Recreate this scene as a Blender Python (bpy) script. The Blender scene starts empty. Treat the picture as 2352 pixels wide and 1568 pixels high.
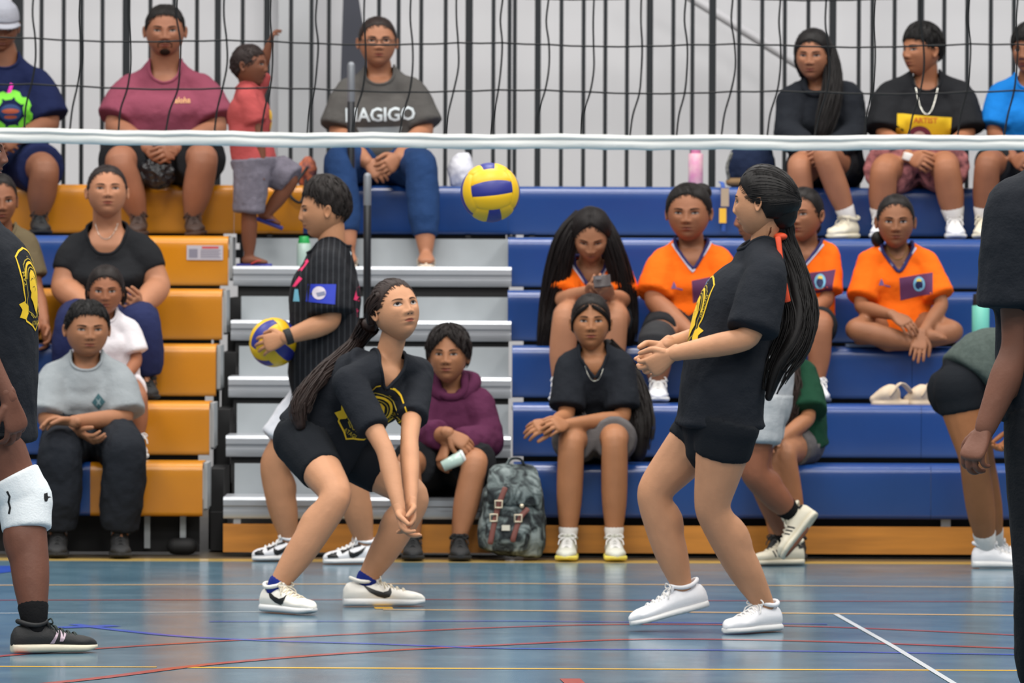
import bpy, bmesh, math, random
import numpy as np
from mathutils import Vector, Matrix
from mathutils.bvhtree import BVHTree
from mathutils.geometry import tessellate_polygon

random.seed(7)
rng = np.random.default_rng(7)
scene = bpy.context.scene
col = scene.collection

# ------------------------------------------------------------------ camera
W, H = 2352, 1568
F = 14280.0                       # focal length in pixels
CAM_Z = 1.24
PITCH = math.atan(194 / F)
ROLL = 0.0042
cam_d = bpy.data.cameras.new('camera')
cam = bpy.data.objects.new('camera', cam_d)
col.objects.link(cam)
cam_d.sensor_width = 36.0
cam_d.lens = 36.0 * F / W
CM = Matrix.Rotation(math.pi / 2 - PITCH, 4, 'X') @ Matrix.Rotation(ROLL, 4, 'Z')
cam.matrix_world = Matrix.Translation((0, 0, CAM_Z)) @ CM
cam_d.clip_end = 200
cam_d.dof.use_dof = True
cam_d.dof.focus_distance = 17.5
cam_d.dof.aperture_fstop = 11.0
scene.camera = cam
CR = np.array(CM.to_3x3())

def P(px, py, Y):
    """the point of the hall seen at pixel (px, py) at distance Y down the hall"""
    d = CR @ np.array([(px - W / 2) / F, -(py - H / 2) / F, -1.0])
    d = d * (Y / d[1])
    return d + np.array([0, 0, CAM_Z])

def PF(px, py, z=0.0):
    """the point of the plane at height z seen at a pixel"""
    d = CR @ np.array([(px - W / 2) / F, -(py - H / 2) / F, -1.0])
    t = (z - CAM_Z) / d[2]
    return d * t + np.array([0, 0, CAM_Z])

# ------------------------------------------------------------------ light
world = bpy.data.worlds.new('world')
scene.world = world
world.use_nodes = True
bg = world.node_tree.nodes['Background']
bg.inputs[0].default_value = (0.90, 0.95, 1.0, 1)
bg.inputs[1].default_value = 0.44

def area(name, loc, size, power, colr=(1, 0.97, 0.92), rot=(0, 0, 0), sy=None):
    l = bpy.data.lights.new(name, 'AREA')
    l.energy = power
    l.color = colr
    l.size = size
    if sy:
        l.shape = 'RECTANGLE'; l.size_y = sy
    o = bpy.data.objects.new(name, l)
    o.location = loc
    o.rotation_euler = rot
    col.objects.link(o)
    return o
for lx in (-6, 0, 6):
    for ly, pw_ in ((2, 420), (8, 480), (14, 620), (20, 640), (26.5, 560)):  # the two rows nearest the camera are key light added for the people
        area('gym_and_key_light', (lx, ly, 8.5), 2.4, pw_)

vs = scene.view_settings
vs.view_transform = 'Standard'
vs.look = 'None'
vs.gamma = 1
vs.use_curve_mapping = False
vs.exposure = -0.66
scene.display_settings.display_device = 'sRGB'
scene.cycles.use_denoising = True
scene.cycles.max_bounces = 6

# ------------------------------------------------------------------ materials
def lin(c):
    return tuple((v / 255 / 12.92) if v / 255 <= 0.04045 else ((v / 255 + 0.055) / 1.055) ** 2.4 for v in c) + (1,)

MATS = {}
def mat(name, rgb, rough=0.6, metal=0.0, spec=0.5, noise_amt=0.0, noise_scale=20, bump=0.0, bump_scale=60,
        stretch=(1, 1, 1), bump2=0.0, bump2_scale=6, rgb2=None, sheen=0.0, sss=0.0, coat=0.0):
    if name in MATS: return MATS[name]
    m = bpy.data.materials.new(name); MATS[name] = m
    m.use_nodes = True
    nt = m.node_tree; n = nt.nodes; l = nt.links
    b = n['Principled BSDF']
    b.inputs['Base Color'].default_value = lin(rgb)
    b.inputs['Roughness'].default_value = rough
    b.inputs['Metallic'].default_value = metal
    b.inputs['Specular IOR Level'].default_value = spec
    if sheen: b.inputs['Sheen Weight'].default_value = sheen
    if coat: b.inputs['Coat Weight'].default_value = coat
    if sss:
        b.inputs['Subsurface Weight'].default_value = sss
        b.inputs['Subsurface Radius'].default_value = (0.02, 0.008, 0.004)
        b.inputs['Subsurface Scale'].default_value = 0.5
    tc = mp = None
    if noise_amt or bump or bump2:
        tc = n.new('ShaderNodeTexCoord'); mp = n.new('ShaderNodeMapping')
        mp.inputs['Scale'].default_value = stretch
        l.new(tc.outputs['Object'], mp.inputs[0])
    if noise_amt:
        t = n.new('ShaderNodeTexNoise'); t.inputs['Scale'].default_value = noise_scale; t.inputs['Detail'].default_value = 5
        l.new(mp.outputs[0], t.inputs[0])
        mx = n.new('ShaderNodeMix'); mx.data_type = 'RGBA'
        c = lin(rgb)
        mx.inputs[6].default_value = c
        mx.inputs[7].default_value = lin(rgb2) if rgb2 else tuple(v * (1 - noise_amt) for v in c[:3]) + (1,)
        rp = n.new('ShaderNodeMapRange'); rp.inputs[1].default_value = 0.35; rp.inputs[2].default_value = 0.65
        l.new(t.outputs[0], rp.inputs[0]); l.new(rp.outputs[0], mx.inputs[0])
        l.new(mx.outputs[2], b.inputs['Base Color'])
    prev = None
    for bb, sc_ in ((bump, bump_scale), (bump2, bump2_scale)):
        if bb:
            t = n.new('ShaderNodeTexNoise'); t.inputs['Scale'].default_value = sc_; t.inputs['Detail'].default_value = 4
            l.new(mp.outputs[0], t.inputs[0])
            bp = n.new('ShaderNodeBump'); bp.inputs['Strength'].default_value = 0.9; bp.inputs['Distance'].default_value = bb
            l.new(t.outputs[0], bp.inputs['Height'])
            if prev: l.new(prev.outputs[0], bp.inputs['Normal'])
            prev = bp
    if prev: l.new(prev.outputs[0], b.inputs['Normal'])
    return m

def cloth(name, rgb, **k):
    d = dict(rough=0.9, spec=0.15, bump=0.0015, bump_scale=160, bump2=0.02, bump2_scale=7, sheen=0.0)
    d.update(k)
    return mat(name, rgb, **d)
def skin(name, rgb):
    rgb = tuple(min(235, c * 1.0) for c in rgb)
    return mat(name, rgb, rough=0.55, spec=0.3, noise_amt=0.10, noise_scale=14, bump=0.0006, bump_scale=120)
def plain(name, rgb, **k):
    return mat(name, rgb, **k)

# ------------------------------------------------------------------ mesh building
def nrm(v):
    v = np.asarray(v, float); L = np.linalg.norm(v)
    return v / L if L > 1e-9 else np.array([0, 0, 1.0])

class MB:
    def __init__(s): s.v = []; s.f = []; s.m = []
    def add(s, v, f, m=0):
        o = len(s.v)
        s.v.extend([tuple(p) for p in v])
        s.f.extend([tuple(i + o for i in q) for q in f])
        s.m.extend([m] * len(f) if isinstance(m, int) else list(m))
    def box(s, a, b, m=0):
        x0, y0, z0 = a; x1, y1, z1 = b
        v = [(x0, y0, z0), (x1, y0, z0), (x1, y1, z0), (x0, y1, z0), (x0, y0, z1), (x1, y0, z1), (x1, y1, z1), (x0, y1, z1)]
        s.add(v, [(0, 3, 2, 1), (4, 5, 6, 7), (0, 1, 5, 4), (1, 2, 6, 5), (2, 3, 7, 6), (3, 0, 4, 7)], m)
    def tube(s, pts, rad, ref=None, n=14, m=0, smooth=0, cap=True, ex=2.0, cb=1.0):
        pts = np.array(pts, float); rad = np.array(rad, float)
        if rad.ndim == 0: rad = np.full(len(pts), float(rad))
        if rad.ndim == 1: rad = np.stack([rad, rad], 1)
        if smooth:
            pts = catmull(pts, smooth); rad = catmull(rad, smooth)
        k = len(pts)
        tan = np.zeros_like(pts)
        tan[1:-1] = pts[2:] - pts[:-2]; tan[0] = pts[1] - pts[0]; tan[-1] = pts[-1] - pts[-2]
        tan = np.array([nrm(t) for t in tan])
        if cap:
            a0 = [0.0, 0.5, 0.85]; c0 = [(1.0, 0.0), (0.87, 0.5), (0.5, 0.87)] if cb > .5 else [(1.0, 0.0), (0.96, 0.6), (0.5, 0.95)]
            P0 = []; R0 = []; T0 = []
            for c, d in reversed(c0[1:]):
                P0.append(pts[0] - tan[0] * d * min(rad[0]) * cb); R0.append(rad[0] * c); T0.append(tan[0])
            P1 = []; R1 = []; T1 = []
            for c, d in c0[1:]:
                P1.append(pts[-1] + tan[-1] * d * min(rad[-1]) * cb); R1.append(rad[-1] * c); T1.append(tan[-1])
            e0 = pts[0] - tan[0] * min(rad[0]) * cb; e1 = pts[-1] + tan[-1] * min(rad[-1]) * cb
            pts = np.vstack([P0, pts, P1]); rad = np.vstack([R0, rad, R1]); tan = np.vstack([T0, tan, T1])
            k = len(pts)
        if ref is None:
            ref = np.array([0, 0, 1.0]) if abs(tan[0][2]) < 0.9 else np.array([1.0, 0, 0])
            side = nrm(np.cross(ref, tan[0])); par = True
        else:
            ref = np.asarray(ref, float); par = ref.ndim == 1 and False
            side = None
        th = np.arange(n) * 2 * math.pi / n
        cs, sn = np.cos(th), np.sin(th)
        if ex != 2.0:
            cs = np.sign(cs) * np.abs(cs) ** (2 / ex); sn = np.sign(sn) * np.abs(sn) ** (2 / ex)
        V = []
        for i in range(k):
            t = tan[i]
            if side is not None:
                side = nrm(side - t * np.dot(side, t)); sd = side
            else:
                sd = nrm(ref - t * np.dot(ref, t))
            up = np.cross(t, sd)
            V.append(pts[i] + np.outer(cs * rad[i][0], sd) + np.outer(sn * rad[i][1], up))
        V = np.vstack(V)
        fs = []
        for i in range(k - 1):
            for j in range(n):
                a = i * n + j; b = i * n + (j + 1) % n
                fs.append((a, b, b + n, a + n))
        if cap:
            V = np.vstack([V, [e0], [e1]])
            for j in range(n):
                fs.append(((j + 1) % n, j, k * n)); fs.append(((k - 1) * n + j, (k - 1) * n + (j + 1) % n, k * n + 1))
        s.add(V, fs, m)
    def ball(s, c, r, m=0, nu=16, nv=10, rot=None):
        c = np.array(c, float); r = np.array(r, float) * np.ones(3)
        V = []
        for i in range(nv + 1):
            a = math.pi * i / nv
            for j in range(nu):
                b = 2 * math.pi * j / nu
                V.append([math.sin(a) * math.cos(b), math.sin(a) * math.sin(b), math.cos(a)])
        V = np.array(V) * r
        if rot is not None: V = V @ np.asarray(rot).T
        fs = []
        for i in range(nv):
            for j in range(nu):
                a = i * nu + j; b = i * nu + (j + 1) % nu
                if i == 0: fs.append((a, a + nu, b + nu))
                elif i == nv - 1: fs.append((a, a + nu, b))
                else: fs.append((a, a + nu, b + nu, b))
        s.add(V + c, fs, m)
    def mesh(s, name='m', mats=()):
        me = bpy.data.meshes.new(name)
        me.from_pydata([tuple(map(float, p)) for p in s.v], [], s.f)
        me.polygons.foreach_set('material_index', s.m)
        for mm in mats: me.materials.append(mm)
        return me

def catmull(a, k):
    a = np.array(a, float)
    q = np.vstack([2 * a[0] - a[1], a, 2 * a[-1] - a[-2]])
    out = []
    for i in range(1, len(q) - 2):
        for j in range(k):
            t = j / k
            p0, p1, p2, p3 = q[i - 1], q[i], q[i + 1], q[i + 2]
            out.append(0.5 * (2 * p1 + (p2 - p0) * t + (2 * p0 - 5 * p1 + 4 * p2 - p3) * t * t + (3 * p1 - p0 - 3 * p2 + p3) * t ** 3))
    out.append(q[-2])
    return np.array(out)

def finish(me, smooth=True):
    me.polygons.foreach_set('use_smooth', [smooth] * len(me.polygons))
    me.update()

def put(name, me, parent=None, base=None, mats=None, smooth=True, label=None, kind=None):
    """link a mesh given in hall coordinates; base = its origin"""
    if isinstance(me, MB): me = me.mesh(name)
    me.name = name
    if mats is not None:
        idx = np.zeros(len(me.polygons), np.int32); me.polygons.foreach_get('material_index', idx)
        while len(me.materials): me.materials.pop(index=0)
        for m in mats: me.materials.append(m)
        if idx is not None: me.polygons.foreach_set('material_index', idx)
    ob = bpy.data.objects.new(name, me)
    if parent is not None:
        pb = np.array(parent['_base'])
        if base is None: base = pb
        ob.parent = parent
        ob.location = tuple(np.array(base) - pb)
    else:
        if base is None: base = np.zeros(3)
        ob.location = tuple(base)
    ob['_base'] = [float(x) for x in base]
    me.transform(Matrix.Translation(tuple(-np.array(base, float))))
    finish(me, smooth)
    if label: ob['label'] = label
    if kind: ob['kind'] = kind
    col.objects.link(ob)
    return ob

def thing(name, label, cat, base, group=None):
    o = bpy.data.objects.new(name, None)
    o.empty_display_size = 0.1
    o.location = tuple(float(x) for x in base)
    o['_base'] = [float(x) for x in base]
    o['label'] = label; o['category'] = cat
    if group: o['group'] = group
    col.objects.link(o)
    return o
def tag(o, label, cat, group=None):
    o['label'] = label; o['category'] = cat
    if group: o['group'] = group
    return o

TMP = bpy.data.objects.new('temporary', bpy.data.meshes.new('t'))
def remesh(mb, voxel, it=4, fac=0.5, wrinkle=0.0, wscale=0.12, seed=0):
    me = mb.mesh('rm') if isinstance(mb, MB) else mb
    o = bpy.data.objects.new('rm', me)
    col.objects.link(o)
    r = o.modifiers.new('r', 'REMESH'); r.mode = 'VOXEL'; r.voxel_size = voxel; r.adaptivity = 0
    s = o.modifiers.new('s', 'SMOOTH'); s.factor = fac; s.iterations = it
    if wrinkle:
        tx = bpy.data.textures.new('w', 'CLOUDS'); tx.noise_scale = wscale; tx.noise_depth = 2
        d = o.modifiers.new('d', 'DISPLACE'); d.texture = tx; d.strength = wrinkle; d.mid_level = 0.40; d.texture_coords = 'LOCAL'
    dg = bpy.context.evaluated_depsgraph_get()
    out = bpy.data.meshes.new_from_object(o.evaluated_get(dg))
    bpy.data.objects.remove(o)
    bpy.data.meshes.remove(me)
    return out

def mesh_np(me):
    v = np.empty(len(me.vertices) * 3); me.vertices.foreach_get('co', v)
    return v.reshape(-1, 3)
def bvh_of(me):
    return BVHTree.FromPolygons([tuple(p.co) for p in me.vertices], [tuple(p.vertices) for p in me.polygons])
def append_mesh(mb, me, m=0):
    mb.add(mesh_np(me), [tuple(p.vertices) for p in me.polygons], m)

# ---- flat shapes laid on a surface (prints, logos, eyes) ----
def tess2d(poly, maxe):
    bm = bmesh.new()
    vs_ = [bm.verts.new((x, y, 0)) for x, y in poly]
    for t in tessellate_polygon([[Vector((x, y, 0)) for x, y in poly]]):
        try: bm.faces.new([vs_[i] for i in t])
        except ValueError: pass
    for _ in range(6):
        es = [e for e in bm.edges if e.calc_length() > maxe]
        if not es: break
        bmesh.ops.subdivide_edges(bm, edges=es, cuts=1)
        bmesh.ops.triangulate(bm, faces=[f for f in bm.faces if len(f.verts) > 3])
    bm.verts.index_update()
    V = np.array([v.co[:2] for v in bm.verts]); Fc = [tuple(v.index for v in f.verts) for f in bm.faces]
    bm.free()
    return V, Fc
def ellipse(cx, cy, rx, ry, n=24, rot=0):
    c, s = math.cos(rot), math.sin(rot)
    return [(cx + rx * math.cos(a) * c - ry * math.sin(a) * s, cy + rx * math.cos(a) * s + ry * math.sin(a) * c) for a in [2 * math.pi * i / n for i in range(n)]]
def ribbon(pts, w, closed=False):
    """polygon of width w along a 2-D path (w may be a list)"""
    p = np.array(pts, float); n = len(p)
    ww = np.full(n, w) if np.isscalar(w) else np.array(w)
    t = np.zeros_like(p)
    if closed: t = np.roll(p, -1, 0) - np.roll(p, 1, 0)
    else:
        t[1:-1] = p[2:] - p[:-2]; t[0] = p[1] - p[0]; t[-1] = p[-1] - p[-2]
    t /= np.linalg.norm(t, axis=1)[:, None] + 1e-9
    nn = np.stack([-t[:, 1], t[:, 0]], 1) * ww[:, None] / 2
    return [p + nn, p - nn]
def ribbon_quads(pts, w, closed=False):
    a, b = ribbon(pts, w, closed); n = len(a); out = []
    for i in range(n if closed else n - 1):
        j = (i + 1) % n
        out.append([tuple(a[i]), tuple(a[j]), tuple(b[j]), tuple(b[i])])
    return out
def text2d(txt, size, spacing=1.0):
    cu = bpy.data.curves.new('t', 'FONT'); cu.body = txt; cu.size = size; cu.align_x = 'CENTER'; cu.align_y = 'CENTER'
    cu.space_character = spacing; cu.resolution_u = 2; cu.offset = size * 0.02
    o = bpy.data.objects.new('t', cu); col.objects.link(o)
    dg = bpy.context.evaluated_depsgraph_get()
    me = bpy.data.meshes.new_from_object(o.evaluated_get(dg))
    bm = bmesh.new(); bm.from_mesh(me); bmesh.ops.triangulate(bm, faces=bm.faces[:])
    for _ in range(4):
        es = [e for e in bm.edges if e.calc_length() > size * .28]
        if not es: break
        bmesh.ops.subdivide_edges(bm, edges=es, cuts=1); bmesh.ops.triangulate(bm, faces=[f for f in bm.faces if len(f.verts) > 3])
    bm.verts.index_update()
    V = np.array([v.co[:2] for v in bm.verts]).reshape(-1, 2); Fc = [tuple(v.index for v in f.verts) for f in bm.faces]
    bm.free(); bpy.data.objects.remove(o); bpy.data.meshes.remove(me)
    return V, Fc
def lay(mb, V, Fc, O, X, Y, bvh, off=0.0015, m=0, depth=0.35, bulge=None):
    X = nrm(X); Y = np.asarray(Y, float); Y = nrm(Y - X * np.dot(X, Y)); N = np.cross(X, Y)
    out = []; ok = []
    for x, y in V:
        o = O + X * x + Y * y + N * depth
        h = bvh.ray_cast(Vector(o), Vector(-N), depth * 3)
        if h[0] is None:
            out.append(O + X * x + Y * y); ok.append(False)
        else:
            out.append(np.array(h[0]) + N * off); ok.append(True)
    Fk = [f for f in Fc if all(ok[i] for i in f)]
    mb.add(out, Fk, m)
def lay_poly(mb, poly, O, X, Y, bvh, off=0.0015, m=0, maxe=0.012, depth=0.35):
    V, Fc = tess2d(poly, maxe)
    lay(mb, V, Fc, O, X, Y, bvh, off, m, depth)

# ------------------------------------------------------------------ setting
D0 = 25.6; DR = 0.56; Z0 = 0.388; RI = 0.235
def row(k): return D0 + DR * k, Z0 + RI * k      # front face distance, seat top height

def floor_material():
    m = bpy.data.materials.new('blue_sport_floor'); m.use_nodes = True
    nt = m.node_tree; n = nt.nodes; l = nt.links; b = n['Principled BSDF']
    tc = n.new('ShaderNodeTexCoord'); mp = n.new('ShaderNodeMapping'); mp.inputs['Scale'].default_value = (1.0, 1.0, 1)
    l.new(tc.outputs['Object'], mp.inputs[0])
    t = n.new('ShaderNodeTexNoise'); t.inputs['Scale'].default_value = 2.2; t.inputs['Detail'].default_value = 8; t.inputs['Roughness'].default_value = .65
    l.new(mp.outputs[0], t.inputs[0])
    cr = n.new('ShaderNodeValToRGB'); cr.color_ramp.elements[0].position = .3; cr.color_ramp.elements[1].position = .72
    cr.color_ramp.elements[0].color = lin((64, 94, 112)); cr.color_ramp.elements[1].color = lin((90, 120, 136))
    l.new(t.outputs[0], cr.inputs[0])
    # scuffs
    t2 = n.new('ShaderNodeTexNoise'); t2.inputs['Scale'].default_value = 38; t2.inputs['Detail'].default_value = 2
    mp2 = n.new('ShaderNodeMapping'); mp2.inputs['Scale'].default_value = (.35, 1, 1); l.new(tc.outputs['Object'], mp2.inputs[0]); l.new(mp2.outputs[0], t2.inputs[0])
    mr = n.new('ShaderNodeMapRange'); mr.inputs[1].default_value = .70; mr.inputs[2].default_value = .74; mr.inputs[4].default_value = .35; l.new(t2.outputs[0], mr.inputs[0])
    mx = n.new('ShaderNodeMix'); mx.data_type = 'RGBA'; mx.inputs[7].default_value = lin((165, 180, 190))
    l.new(mr.outputs[0], mx.inputs[0]); l.new(cr.outputs[0], mx.inputs[6]); l.new(mx.outputs[2], b.inputs['Base Color'])
    t3 = n.new('ShaderNodeTexNoise'); t3.inputs['Scale'].default_value = 5; t3.inputs['Detail'].default_value = 3; l.new(mp.outputs[0], t3.inputs[0])
    r = n.new('ShaderNodeMapRange'); r.inputs[3].default_value = .13; r.inputs[4].default_value = .24; l.new(t3.outputs[0], r.inputs[0]); l.new(r.outputs[0], b.inputs['Roughness'])
    b.inputs['Specular IOR Level'].default_value = .32
    return m
FLM = floor_material()
def line_mat(name, rgb): return mat(name, rgb, rough=.22, spec=.3)
lm_y = line_mat('line_yellow', (226, 176, 60)); lm_w = line_mat('line_white', (196, 204, 208)); lm_r = line_mat('line_red', (150, 62, 58))
lm_b = line_mat('line_blue', (38, 74, 170)); lm_t = line_mat('line_tan', (205, 170, 120)); lm_e = line_mat('edge_tan', (176, 148, 84)); lm_d = mat('floor_brown', (74, 62, 44), rough=.5)

fl = MB()
fl.add([(-14, 2, 0), (14, 2, 0), (14, 40, 0), (-14, 40, 0)], [(0, 1, 2, 3)], 0)
LV = [0]
def fline(pix, w, m, closed=False):
    """paint line on the floor through pixels of the photograph, w metres wide"""
    pts = np.array([PF(x, y)[:2] for x, y in pix])
    LV[0] += 1; z = 0.0010 + 0.00008 * LV[0]
    for q in ribbon_quads(pts, w): fl.add([(x, y, z) for x, y in q], [(0, 1, 2, 3)], m)
fline([(-300, 1529), (360, 1532)], .035, 1); fline([(430, 1533), (2700, 1541)], .045, 1)
fline([(-300, 1345), (1176, 1340), (2700, 1352)], .045, 5)
fline([(880, 1400), (1176, 1402), (2700, 1417)], .05, 5); fline([(860, 1396), (902, 1396)], .13, 1)
fline([(-300, 1410), (300, 1407), (600, 1405)], .02, 2)
fline([(-300, 1379), (1000, 1377), (2700, 1384)], .03, 3)
fline(catmull([(-200, 1530), (0, 1507), (220, 1490), (480, 1474), (800, 1457), (1176, 1440), (1500, 1434), (1900, 1440), (2400, 1462)], 4), .04, 3)
fline(catmull([(60, 1575), (240, 1556), (480, 1526), (800, 1500), (1176, 1480), (1500, 1468), (1900, 1474), (2400, 1492)], 4), .05, 3)
fline(catmull([(170, 1434), (260, 1446), (420, 1462), (620, 1472), (860, 1479), (1176, 1490), (1700, 1494), (2400, 1505)], 3), .045, 4)
fline(catmull([(-200, 1330), (-60, 1318), (20, 1306), (30, 1300)], 3), .16, 4)
fline([(185, 1438), (215, 1441)], .22, 4)
fline([(480, 1428), (1176, 1427), (1900, 1434)], .03, 4)
fline([(1920, 1411), (2050, 1484), (2240, 1600)], .02, 2)
fline([(1292, 1566), (1340, 1566)], .25, 3)
LV[0] += 1
fl.box((-14, 25.22, -.01), (14, 25.42, .0015), 6)
fl.add([(-14, 25.42, .002), (14, 25.42, .002), (14, 40, .002), (-14, 40, .002)], [(0, 1, 2, 3)], 7)
put('floor', fl, mats=[FLM, lm_y, lm_w, lm_r, lm_b, lm_t, lm_e, lm_d], smooth=False, kind='structure')

# white cladding behind the bleachers
wm = mat('white_cladding', (212, 212, 216), rough=.7, noise_amt=.06, noise_scale=1.2, bump2=.03, bump2_scale=1.2, stretch=(1, 1, .3))
WY = 31.6
wl = MB()
nx = 240; xs = np.linspace(-7, 7, nx)
prof = 0.02 * np.sin(xs * 2 * math.pi / .62) + 0.012 * np.sin(xs * 3.1 + 1)
for i in range(nx - 1):
    wl.add([(xs[i], WY + prof[i], 0), (xs[i + 1], WY + prof[i + 1], 0), (xs[i + 1], WY + prof[i + 1], 6.5), (xs[i], WY + prof[i], 6.5)], [(0, 1, 2, 3)], 0)
put('wall_back', wl, mats=[wm], kind='structure')
# pale slanting pipes drawn for a shadow edge; column seen through the railing
tb = mat('shade_edge_grey', (190, 189, 193), rough=.6); td_ = mat('dark_slate', (66, 68, 78), rough=.8); tc_ = mat('column_grey', (184, 186, 190), rough=.7)
t = MB(); t.tube([P(1500, -60, 31.2), P(1860, 165, 31.2), P(2050, 290, 31.2)], .024, n=12)
t.tube([P(2160, 320, 31.2), P(2500, 100, 31.2)], .030, n=12)
put('trim_shade_edge', t, mats=[tb], kind='structure')
t = MB(); a = P(778, 330, 31.1); b_ = P(855, 190, 31.1); c_ = P(815, -60, 31.1); d_ = P(790, -60, 31.1)
t.add([a + [0, -.02, 0], b_ + [0, -.02, 0], c_ + [0, -.02, 0], d_ + [0, -.02, 0], a + [0, .02, 0], b_ + [0, .02, 0], c_ + [0, .02, 0], d_ + [0, .02, 0]],
      [(0, 1, 2, 3), (7, 6, 5, 4), (0, 4, 5, 1), (1, 5, 6, 2), (2, 6, 7, 3), (3, 7, 4, 0)], 0)
put('trim_2', t, mats=[td_], kind='structure', smooth=False)
t = MB(); x0 = P(640, 100, 31.3)[0]; x1 = P(716, 100, 31.3)[0]
t.box((x0, 31.28, 0), (x1, 31.5, 6), 0); put('trim_3', t, mats=[tc_], kind='structure', smooth=False)

# ------------------------------------------------------------------ bleachers
b_blue = mat('bleacher_blue', (24, 66, 134), rough=.24, spec=.7, noise_amt=.08, noise_scale=3, bump=.0006, bump_scale=300)
b_yel = mat('bleacher_yellow', (204, 130, 12), rough=.24, spec=.7, noise_amt=.06, noise_scale=3, bump=.0006, bump_scale=300)
b_grey = mat('galvanised_grey', (168, 174, 178), rough=.45, metal=.25, noise_amt=.12, noise_scale=5)
b_tread = mat('tread_silver', (176, 180, 186), rough=.35, metal=.5, noise_amt=.05, noise_scale=6)
b_dark = mat('frame_and_shade_black', (18, 18, 20), rough=.7)  # black parts, also the painted shade in gaps and underneath
b_wood = mat('kick_board_wood', (200, 132, 50), rough=.45, noise_amt=.25, noise_scale=9, stretch=(.25, 1, 3), bump=.0005, bump_scale=80)
b_deck = mat('deck_grey', (150, 152, 150), rough=.7)

def seat_panel(x0, x1, k, depth=.30):
    """front face with a rounded nose and the seat top behind it"""
    y, z = row(k)
    h = .222; r = .042
    pr = [(y + .012, z - h), (y + .004, z - h + .006), (y, z - h + .02), (y, z - r * 1.5)]
    for i in range(1, 8):
        a = i / 7 * math.pi / 2
        pr.append((y - .006 + r - r * math.cos(a) + .0, z - r + r * math.sin(a)))
    pr.append((y + depth, z)); pr.append((y + depth, z - .02)); pr.append((y + .03, z - .02)); pr.append((y + .03, z - h))
    n = len(pr); V = [(x0, a, b) for a, b in pr] + [(x1, a, b) for a, b in pr]
    mb = MB(); fs = [(i, (i + 1) % n, (i + 1) % n + n, i + n) for i in range(n)]
    fs = [tuple(reversed(q)) for q in fs]
    mb.add(V, fs + [tuple(range(n)), tuple(range(2 * n - 1, n - 1, -1))], 0)
    return mb
def soft(me_ob):
    me = me_ob.data
    for e in me.edges: pass
    m = me_ob.modifiers.new('edge', 'EDGE_SPLIT'); m.split_angle = math.radians(40)

def bleacher(label, x0, x1, colour, seam=1.2, rows=6, x1top=None):
    root = thing('bleacher', label, 'bleachers', ((x0 + x1) / 2, D0, 0))
    for k in range(rows):
        y, z = row(k)
        xe = x1top if (x1top is not None and k == rows - 1) else x1
        cuts = colour(k)            # list of (x_from, x_to, material)
        for a, b, m in cuts:
            x = a
            while x < b - .02:
                xn = min(b, x + seam)
                if b - xn < .25: xn = b
                o = put('seat', seat_panel(x + .0008, xn - .0008, k), root, mats=[m]); soft(o)
                x = xn
        d = MB(); d.box((x0, y + .285, z - .035), (xe, y + DR + .02, z - .015)); put('deck', d, root, mats=[b_deck], smooth=False)
        if k: 
            r_ = MB(); r_.box((x0 + .05, y + .06, z - RI - .02), (xe - .05, y + .075, z - .03)); put('riser', r_, root, mats=[b_dark], smooth=False)
    return root
XL = -1.272
bl = bleacher('blue and yellow stepped bleacher bank beside the grey aisle steps, under the maroon shirted man', -3.6, XL,
    lambda k: {5: [(-3.6, XL, b_yel)], 4: [(-3.6, -1.95, b_blue), (-1.95, XL, b_yel)], 3: [(-3.6, XL, b_yel)],
               2: [(-3.6, -1.72, b_blue), (-1.72, XL, b_yel)], 1: [(-3.6, -1.9, b_blue), (-1.9, XL, b_yel)],
               0: [(-3.6, -1.735, b_blue), (-1.735, XL, b_yel)]}[k])
# end bracket plates, dark panel for the shade beneath, legs and castors of that bank
for k in range(5):
    y, z = row(k)
    m = MB(); m.box((XL + .002, y + .03, z - .19), (XL + .018, y + .35, z - .004)); m.box((XL + .002, y + .08, z - .2), (XL + .014, y + .3, z - .19)); put('end_bracket', m, bl, mats=[b_grey], smooth=False)
m = MB(); m.box((-3.5, D0 + .16, .012), (XL - .02, D0 + .18, .17)); put('under_shade_panel', m, bl, mats=[b_dark], smooth=False)
for px in (338, 420):
    c = P(px, 1240, D0 + .10)
    m = MB(); m.box((c[0] - .012, D0 + .10, .03), (c[0] + .012, D0 + .13, .19)); put('leg', m, bl, mats=[b_grey], smooth=False)
c = P(418, 1255, D0 + .08)
m = MB(); m.tube([(c[0] - .03, D0 + .08, .04), (c[0] + .03, D0 + .08, .04)], .035, n=16, m=0); put('caster', m, bl, mats=[b_dark])
# top row of the aisle belongs to the banks on both sides
XA = -0.955
top = thing('bleacher', 'bare stretch of top row seat in yellow and blue behind the aisle steps', 'bleachers', ((XL) / 2, row(5)[0], row(5)[1] - RI))
soft(put('seat', seat_panel(XL + .001, XA - .001, 5), top, mats=[b_yel])); soft(put('seat', seat_panel(XA, -.02, 5), top, mats=[b_blue]))
m = MB(); y, z = row(5); m.box((XL + .002, y + .285, z - .035), (-.02, y + .6, z - .015)); put('deck', m, top, mats=[b_deck], smooth=False)
m = MB(); m.box((XL + .01, y + .04, z - RI - .03), (-.03, y + .055, z - .03)); put('riser', m, top, mats=[b_dark], smooth=False)
for px in (1075, 1170, 1222, 620): 
    c = P(px, 540, y + .02); m = MB(); m.box((c[0] - .012, y + .0, z - RI - .004), (c[0] + .012, y + .03, z - .225)); put('bolt_bracket', m, top, mats=[b_dark], smooth=False)

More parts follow.
